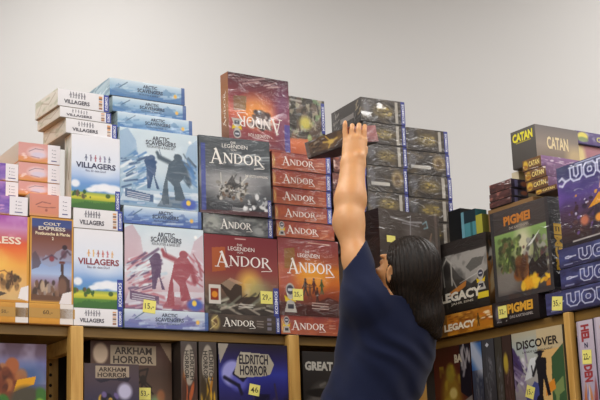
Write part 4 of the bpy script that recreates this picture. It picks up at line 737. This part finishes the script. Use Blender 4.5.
def hair_nodes(nt, b):
    tc = nt.nodes.new('ShaderNodeTexCoord'); mp = nt.nodes.new('ShaderNodeMapping'); mp.inputs['Scale'].default_value = (160, 160, 7); nz = nt.nodes.new('ShaderNodeTexNoise'); nz.inputs['Scale'].default_value = 1; nz.inputs['Detail'].default_value = 3
    cr = nt.nodes.new('ShaderNodeValToRGB'); cr.color_ramp.elements[0].position = .35; cr.color_ramp.elements[0].color = (*lin('0f0b08'), 1); cr.color_ramp.elements[1].position = .75; cr.color_ramp.elements[1].color = (*lin('271d16'), 1)
    bp = nt.nodes.new('ShaderNodeBump'); bp.inputs['Strength'].default_value = .5; bp.inputs['Distance'].default_value = .003
    for a, q in ((tc.outputs['Object'], mp.inputs['Vector']), (mp.outputs['Vector'], nz.inputs['Vector']), (nz.outputs['Fac'], cr.inputs['Fac']), (cr.outputs['Color'], b.inputs['Base Color']), (nz.outputs['Fac'], bp.inputs['Height']), (bp.outputs['Normal'], b.inputs['Normal'])): nt.links.new(a, q)
HAIR = mat('dark_hair', '1e1712', .48, build=hair_nodes, spec=.22)
person = bpy.data.objects.new('person', None); COL.objects.link(person); person.location = (.17, 4.44, 0); bpy.context.view_layer.update()
tag(person, 'person with long dark hair in a navy T-shirt, arm raised to the top boxes', 'person')
UP = np.array([0, 0, 1.0]); fb = nrm((-.77, .64, 0)); lb = np.cross(UP, fb); rb_ = -lb      # which way the body faces, and its left
hf = nrm(nrm((-.71, .70, 0))*.93+UP*.36); hl = nrm(np.cross(UP, hf)); hu = np.cross(hf, hl)                                     # the head looks up
HC = pt(405.5, 270, 4.37)
SL, SRt, EL, WR = pt(363.5, 297, 4.29), np.array([.385, 4.475, 1.45]), pt(348.5, 222, 4.42), pt(353, 164, 4.53)
tilt = nrm((.26, -.10, 1))                                                                  # the spine leans
bl = nrm(lb-tilt*(lb@tilt)); bf = np.cross(bl, tilt); BA = (bl, bf, tilt)
CH, WA, HI = np.array([.298, 4.375, 1.375]), np.array([.235, 4.41, 1.14]), np.array([.175, 4.44, .95])
# ---- body
B = Field((-.05, 4.05, -.01), (.62, 4.95, 2.22), .004)
B.ell(CH, BA, (.155, .098, .20), .04).ell(WA, BA, (.125, .088, .17), .06).ell(HI, (lb, fb, UP), (.158, .105, .14), .06)
B.chain([CH+tilt*.05, SL+np.array([.03, .02, -.035])], [.08, .062], .05).chain([CH+tilt*.06, SRt], [.08, .055], .04)
B.chain([SL, SL*.5+EL*.5, EL], [.050, .042, .0437], .03)
lat = nrm(RC*1.0)                                                                           # across the raised forearm
fm = EL*.62+WR*.38
B.chain([EL, fm], [.0445, .0465], .05)
for s_ in (-1, 1): B.chain([fm+lat*s_*.006, WR+lat*s_*.016], [.042, .027], .035)
ER, WRr = np.array([.335, 4.65, 1.24]), np.array([.24, 4.72, 1.02])
B.chain([SRt, ER, WRr], [.05, .043, .027], .03)
for k in range(4):                                                                          # right hand, hanging relaxed
    o = rb_*(-.024+.016*k); p = WRr+np.array([-.02, .01, -.085])+o
    B.cone(WRr+o*.5, p, .016, .0115, .012).chain([p, p+np.array([-.005, .01, -.032-.004*(k in (1, 2))]), p+np.array([-.015, .005, -.062-.006*(k in (1, 2))])], [.0095, .0085, .007], .003)
B.chain([WRr+fb*.01, WRr+fb*.035+UP*-.05, WRr+fb*.03+UP*-.085], [.014, .011, .008], .008)
# left hand: back towards us, fingers over the top of the box, thumb under it
HD = 4.572
mc = [pt(346.2, 141.5, HD), pt(352.2, 138.5, HD-.002), pt(358.4, 138, HD), pt(364.0, 140.5, HD+.006)]
pp = [pt(345.0, 131.5, HD+.012), pt(351.8, 130.2, HD+.008), pt(358.4, 129.6, HD+.010), pt(364.2, 131.2, HD+.016)]
dp = [pt(345.0, 125.0, HD+.018), pt(352.2, 125.6, HD+.026), pt(359.0, 125.0, HD+.030), pt(364.8, 126.4, HD+.036)]
tp = [pt(345.2, 122.2, HD+.034), pt(352.8, 125.6, HD+.052), pt(359.6, 125.2, HD+.056), pt(365.2, 126.2, HD+.060)]
for k in range(4):
    B.cone(WR+lat*(-.018+.012*k), mc[k], .024, .0125, .014)
    B.chain([mc[k], pp[k], dp[k], tp[k]], [.0115, .0092, .0082, .0070], .0025)
    B.ell(mc[k]-F*.006, (RC, UC, F), (.009, .009, .008), .006)
tb = [WR+lat*.020+UC*.025, pt(363.5, 151.5, HD+.012), pt(364.6, 148.4, HD+.032), pt(362.5, 147.2, HD+.056)]
B.chain(tb, [.022, .0135, .0105, .0085], .008)
# neck and head
B.chain([CH+tilt*.14+fb*-.01, HC-hu*.075-hf*.018], [.058, .054], .03)
B.ell(HC+hu*.012-hf*.012, (hl, hf, hu), (.073, .090, .090), .02).ell(HC-hu*.045+hf*.032, (hl, hf, hu), (.056, .058, .070), .03).ell(HC-hu*.092+hf*.066, (hl, hf, hu), (.024, .02, .016), .02)
B.chain([HC+hf*.085+hu*.012, HC+hf*.112-hu*.030], [.009, .013], .012); B.ell(HC+hf*.088-hu*.062, (hl, hf, hu), (.024, .010, .006), .006).ell(HC+hf*.085-hu*.073, (hl, hf, hu), (.021, .010, .006), .005); B.ell(HC+hf*.082+hu*.026, (hl, hf, hu), (.05, .012, .010), .015)
for s_ in (-1, 1):
    B.ell(HC+hf*.093+hl*s_*.031+hu*.006, (hl, hf, hu), (.015, .011, .009), .010, '-').ell(HC+hf*.077+hl*s_*.031+hu*.006, (hl, hf, hu), (.0125, .0125, .0115), .002)
    B.ell(HC+hf*.06+hl*s_*.045-hu*.030, (hl, hf, hu), (.022, .03, .02), .02)
    e = HC+hl*s_*.080-hf*.014-hu*.014; ea = (nrm(hl*s_-hf*.55), nrm(hf+hl*s_*.55), hu)
    B.ell(e, ea, (.0075, .019, .031), .004).ell(e+ea[0]*.008-hu*.002+ea[1]*.001, ea, (.006, .011, .020), .003, '-').ell(e-hu*.026, ea, (.006, .010, .010), .004)
# legs
feet = []
for s_ in (-1, 1):
    h = HI+lb*s_*.085-UP*.03; kn = h*.5+np.array([.165, 4.47, 0])*.5+lb*s_*.04+fb*.03; kn[2] = .50; an = np.array([.165, 4.45, .085])+lb*s_*.085
    B.chain([h, kn, an], [.088, .058, .038], .03); B.chain([an-UP*.03, an+fb*.13-UP*.048], [.036, .028], .02); feet.append(an)
body = B.mesh('body', SKIN, person)
# ---- T-shirt
T = Field((-.05, 4.05, .82), (.62, 4.85, 1.82), .004)
T.ell(CH, BA, (.172, .122, .215), .04).ell(WA+tilt*.02-RC*.038, BA, (.162, .138, .22), .07).ell(HI+UP*.06-RC*.05, (lb, fb, UP), (.190, .155, .18), .06).cone(CH-RC*.088, WA-RC*.125, .07, .075, .06)
T.chain([CH+tilt*.05, SL+np.array([.025, .015, -.03])], [.095, .078], .05).chain([CH+tilt*.06, SRt], [.09, .066], .04)
T.chain([SL+np.array([.012, .005, -.01]), SL*.35+EL*.65], [.066, .0495], .04); T.chain([SRt, SRt*.3+ER*.7], [.064, .062], .03)
T.chain([CH+tilt*.12, HC-hu*.085-hf*.03], [.075, .066], .03).chain([SL+np.array([.02, .02, .0]), HC-hu*.10-hf*.035], [.06, .056], .05)
PP = T.P(); q1, q2, q3 = PP@RC, PP@UC, PP@F
wob = .35*np.sin(q2*31+q3*9)+.3*np.sin(q1*23-q2*11+1)
fold = np.sin((q1*.75+q2*.8)*95+wob*3.2)*(.55+.45*np.sin(q1*17+q2*8+.5))+.55*np.sin((q1+q2*.45)*61+wob*4+1.2)
T.a += (.0036*fold*np.clip((1.56-PP[..., 2])/.2, .25, 1)).astype(np.float32)
T.cone(pt(357, 296, 4.33), pt(353, 352, 4.38), .05, .055, .05)
hem = pt(352, 258.5, 4.36); T.half(hem, -RC*.72+UC*.69)if False else None
nH = nrm(-RC*.79+UC*.61); dH = ((PP-hem)@nH); armd = (PP-SL)@nrm(EL-SL)
T.a = np.where((armd > .02) | (dH > 0), np.maximum(T.a, dH), T.a).astype(np.float32)
dC = (PP-(HC-hu*.075-hf*.02))@nrm(hu*.75+UP*.4-bf*.0); T.a = np.where(np.linalg.norm(PP-(HC-hu*.06), axis=-1) < .13, np.maximum(T.a, dC+.012), T.a).astype(np.float32)
T.a = np.maximum(T.a, (.86-PP[..., 2]).astype(np.float32))
T.mesh('t_shirt', NAVY, person)
# ---- hair
Hh = Field((.15, 4.0, 1.22), (.62, 4.55, 1.85), .0032)
Hh.ell(HC+hu*.020-hf*.020, (hl, hf, hu), (.090, .106, .100), .01)
PP = Hh.P(); q = PP-HC; cf, cu, cl = q@hf, q@hu, q@hl
line = np.interp(cu, [-.12, -.03, .0, .03, .06, .09, .11], [-.05, -.034, -.012, .022, .045, .075, .10])                  # hairline: forward on the crown, back at the ear
Hh.a = np.maximum(Hh.a, cf-line).astype(np.float32)
Hh.chain([HC-hf*.035-hu*.005, pt(421, 289, 4.37), pt(430, 314, 4.36), pt(437, 334, 4.36)], [.086, .062, .042, .018], .03)
Hh.chain([HC-hf*.05-hu*.02+hl*.01, pt(413, 300, 4.33), pt(423, 318, 4.32), pt(433, 332, 4.33)], [.07, .044, .032, .012], .03)
Hh.chain([HC-hf*.035-hu*.035+hl*.02, pt(408, 294, 4.31), pt(419, 317, 4.30)], [.06, .036, .022], .03)
ear = HC+hl*.084-hf*.010-hu*.018
Hh.ell(ear+hf*.006, (hl, hf, hu), (.045, .022, .030), .006, '-')
PP = Hh.P(); ang = np.arctan2(PP[..., 1]-HC[1], PP[..., 0]-HC[0]+.02)
Hh.a += (.0016*np.sin(ang*46+PP[..., 2]*24+2*np.sin(PP[..., 2]*17))+.0012*np.sin(ang*103-PP[..., 2]*31)).astype(np.float32)
Hh.mesh('hair', HAIR, person)
# ---- trousers and shoes
L_ = Field((-.1, 4.15, .05), (.5, 4.8, 1.05), .006)
L_.ell(HI+UP*.0, (lb, fb, UP), (.168, .116, .13), .05)
for s_, an in zip((-1, 1), feet):
    h = HI+lb*s_*.085-UP*.04; kn = h*.5+np.array([.165, 4.47, 0])*.5+lb*s_*.04+fb*.03; kn[2] = .50; L_.chain([h, kn, an+UP*.02], [.097, .072, .058], .03)
L_.half((0, 0, .085), -UP); L_.mesh('trousers', DENIM, person)
for s_, an in zip((-1, 1), feet):
    K = Field(np.minimum(an, an+fb*.2)-.08, np.maximum(an, an+fb*.2)+.08, .004); K.chain([an-UP*.035-fb*.03, an-UP*.042+fb*.06, an-UP*.052+fb*.145], [.045, .042, .033], .02); K.chain([an-UP*.03, an+UP*.0], [.046, .046], .02); K.half((0, 0, .002), -UP)
    K.mesh('shoe', SHOE, person)
# ---- the box in the raised hand
hb = pt(346, 144.3, 4.612); RH = Run(hb, R(25))
def brown_star(c): c.vg((0, '3a2a22'), (.5, '5c4430'), (1, '4a382c')); c.cloud('8a6a3c', 5, 4, .5, .8, .7); c.lines([(.5, .9), (.6, .5), (.52, .2)], .025, 'd0a84c', .9).lines([(.42, .62), (.6, .5), (.75, .6)], .025, 'd0a84c', .9).blob(.6, .5, .07, .14, 'd8b458', .6); c.shards(10, .1, .1, .3, .8, .1, ['a89c88', '2a201c'], (20, 70), .02, .6).rect(0, 0, .08, 1, '6a5a58', .7).rect(.93, .1, 1, .95, '4a48a0', .8)
def pink_end(c): c.vg((0, '6a3c3c'), (.3, '9a6464'), (1, 'a87070')); c.cloud('e0b8b8', 5, 4, .5, .8, .8); c.cloud('7a4448', 7, 5, .55, .8, .6)
game(RH, 346, 382.2, 127.3, hb[2], 'small pink-ended brown box held up in the raised hand', dict(body='5a4034', front=pink_end, left=brown_star, side='4a342a', tray='2a1c18', wrap=True), depth=.27)
held = [o for o in COL.objects if o.name.startswith('game_box') and o.parent is None and 'held up' in o.get('label', '')][0]
Nc, Fc_ = pt(346.5, 126.8, 4.612), pt(304.5, 143.0, 4.612+.17)        # near and far top corners of its long side
Dv = nrm(Fc_-Nc); Wv = pt(382, 126.5, 4.66)-Nc; Wv = nrm(Wv-Dv*(Wv@Dv)); Uv = np.cross(Wv, Dv); vd = nrm(Nc-CAM); Uv = Uv-vd*(Uv@vd)*.75; Uv = nrm(Uv-Dv*(Uv@Dv)); Wv = np.cross(Dv, Uv); ld = float(np.linalg.norm(Fc_-Nc))
top = [v for o in held.children for v in o.data.vertices]; xm = max(v.co.x for v in top); zm = max(v.co.z for v in top); ym = .27/2
Oc = Nc+Wv*xm+Dv*(ld/2)-Uv*zm
held.matrix_world = Matrix([[Wv[i], Dv[i], Uv[i], Oc[i]] for i in range(3)]+[[0, 0, 0, 1]])
for o in held.children:
    for v in o.data.vertices: v.co.y *= ld/.27
LAMP = 62
# ------------------------------------------------------------------ the hall
def wallmat(nt, b):
    nz = nt.nodes.new('ShaderNodeTexNoise'); nz.inputs['Scale'].default_value = .6; nz.inputs['Detail'].default_value = 3
    cr = nt.nodes.new('ShaderNodeValToRGB'); cr.color_ramp.elements[0].color = (*lin('c4c3c2'), 1); cr.color_ramp.elements[1].color = (*lin('cac9c8'), 1)
    tc = nt.nodes.new('ShaderNodeTexCoord'); nt.links.new(tc.outputs['Object'], nz.inputs['Vector']); nt.links.new(nz.outputs['Fac'], cr.inputs['Fac']); nt.links.new(cr.outputs['Color'], b.inputs['Base Color'])
WALL = mat('painted_wall', 'dad6d3', .85, build=wallmat)
def slab(name, x0, x1, y0, y1, z0, z1, m):
    b = MB(); b.box(x0, x1, y0, y1, z0, z1); o = b.build(name, m); o['kind'] = 'structure'; return o
WY = 7.6; HX = 9; HY = -11; CZ = 4.6
slab('wall_back', -HX, HX, WY, WY+.2, 0, CZ, WALL); slab('wall_left', -HX-.2, -HX, HY, WY, 0, CZ, WALL); slab('wall_right', HX, HX+.2, HY, WY, 0, CZ, WALL); slab('wall_front', -HX, HX, HY-.2, HY, 0, CZ, WALL)
def floormat(nt, b):
    nz = nt.nodes.new('ShaderNodeTexNoise'); nz.inputs['Scale'].default_value = 6; cr = nt.nodes.new('ShaderNodeValToRGB'); cr.color_ramp.elements[0].color = (*lin('6a5f54'), 1); cr.color_ramp.elements[1].color = (*lin('7c7064'), 1)
    nt.links.new(nz.outputs['Fac'], cr.inputs['Fac']); nt.links.new(cr.outputs['Color'], b.inputs['Base Color'])
slab('floor', -HX, HX, HY, WY, -.1, 0, mat('hall_floor', '70665a', .4, build=floormat)); slab('ceiling', -HX, HX, HY, WY, CZ, CZ+.1, mat('white_ceiling', 'e2e0dc', .9))
def lamp(x, y, z, sx, sy, e, col=(1, .975, .945), rz=0):
    l = bpy.data.lights.new('ceiling_light', 'AREA'); l.shape = 'RECTANGLE'; l.size = sx; l.size_y = sy; l.energy = e; l.color = col
    o = bpy.data.objects.new('ceiling_light', l); COL.objects.link(o); o.location = (x, y, z); o.rotation_euler = (0, 0, rz)
for y in (-8.5, -5.2, -2, 1.2, 3.6, 6.0):
    for x in (-5, -1.2, 2.6, 6.2): lamp(x, y, CZ-.06, .35, 1.5, LAMP)
w = bpy.data.worlds.new('world'); S.world = w; w.use_nodes = True
w.node_tree.nodes['Background'].inputs['Color'].default_value = (.9, .93, 1, 1); w.node_tree.nodes['Background'].inputs['Strength'].default_value = .1
S.view_settings.view_transform = 'Standard'; S.view_settings.look = 'None'; S.view_settings.exposure = 0; S.view_settings.gamma = 1; S.view_settings.use_curve_mapping = False
S.cycles.use_denoising = True; S.cycles.max_bounces = 6
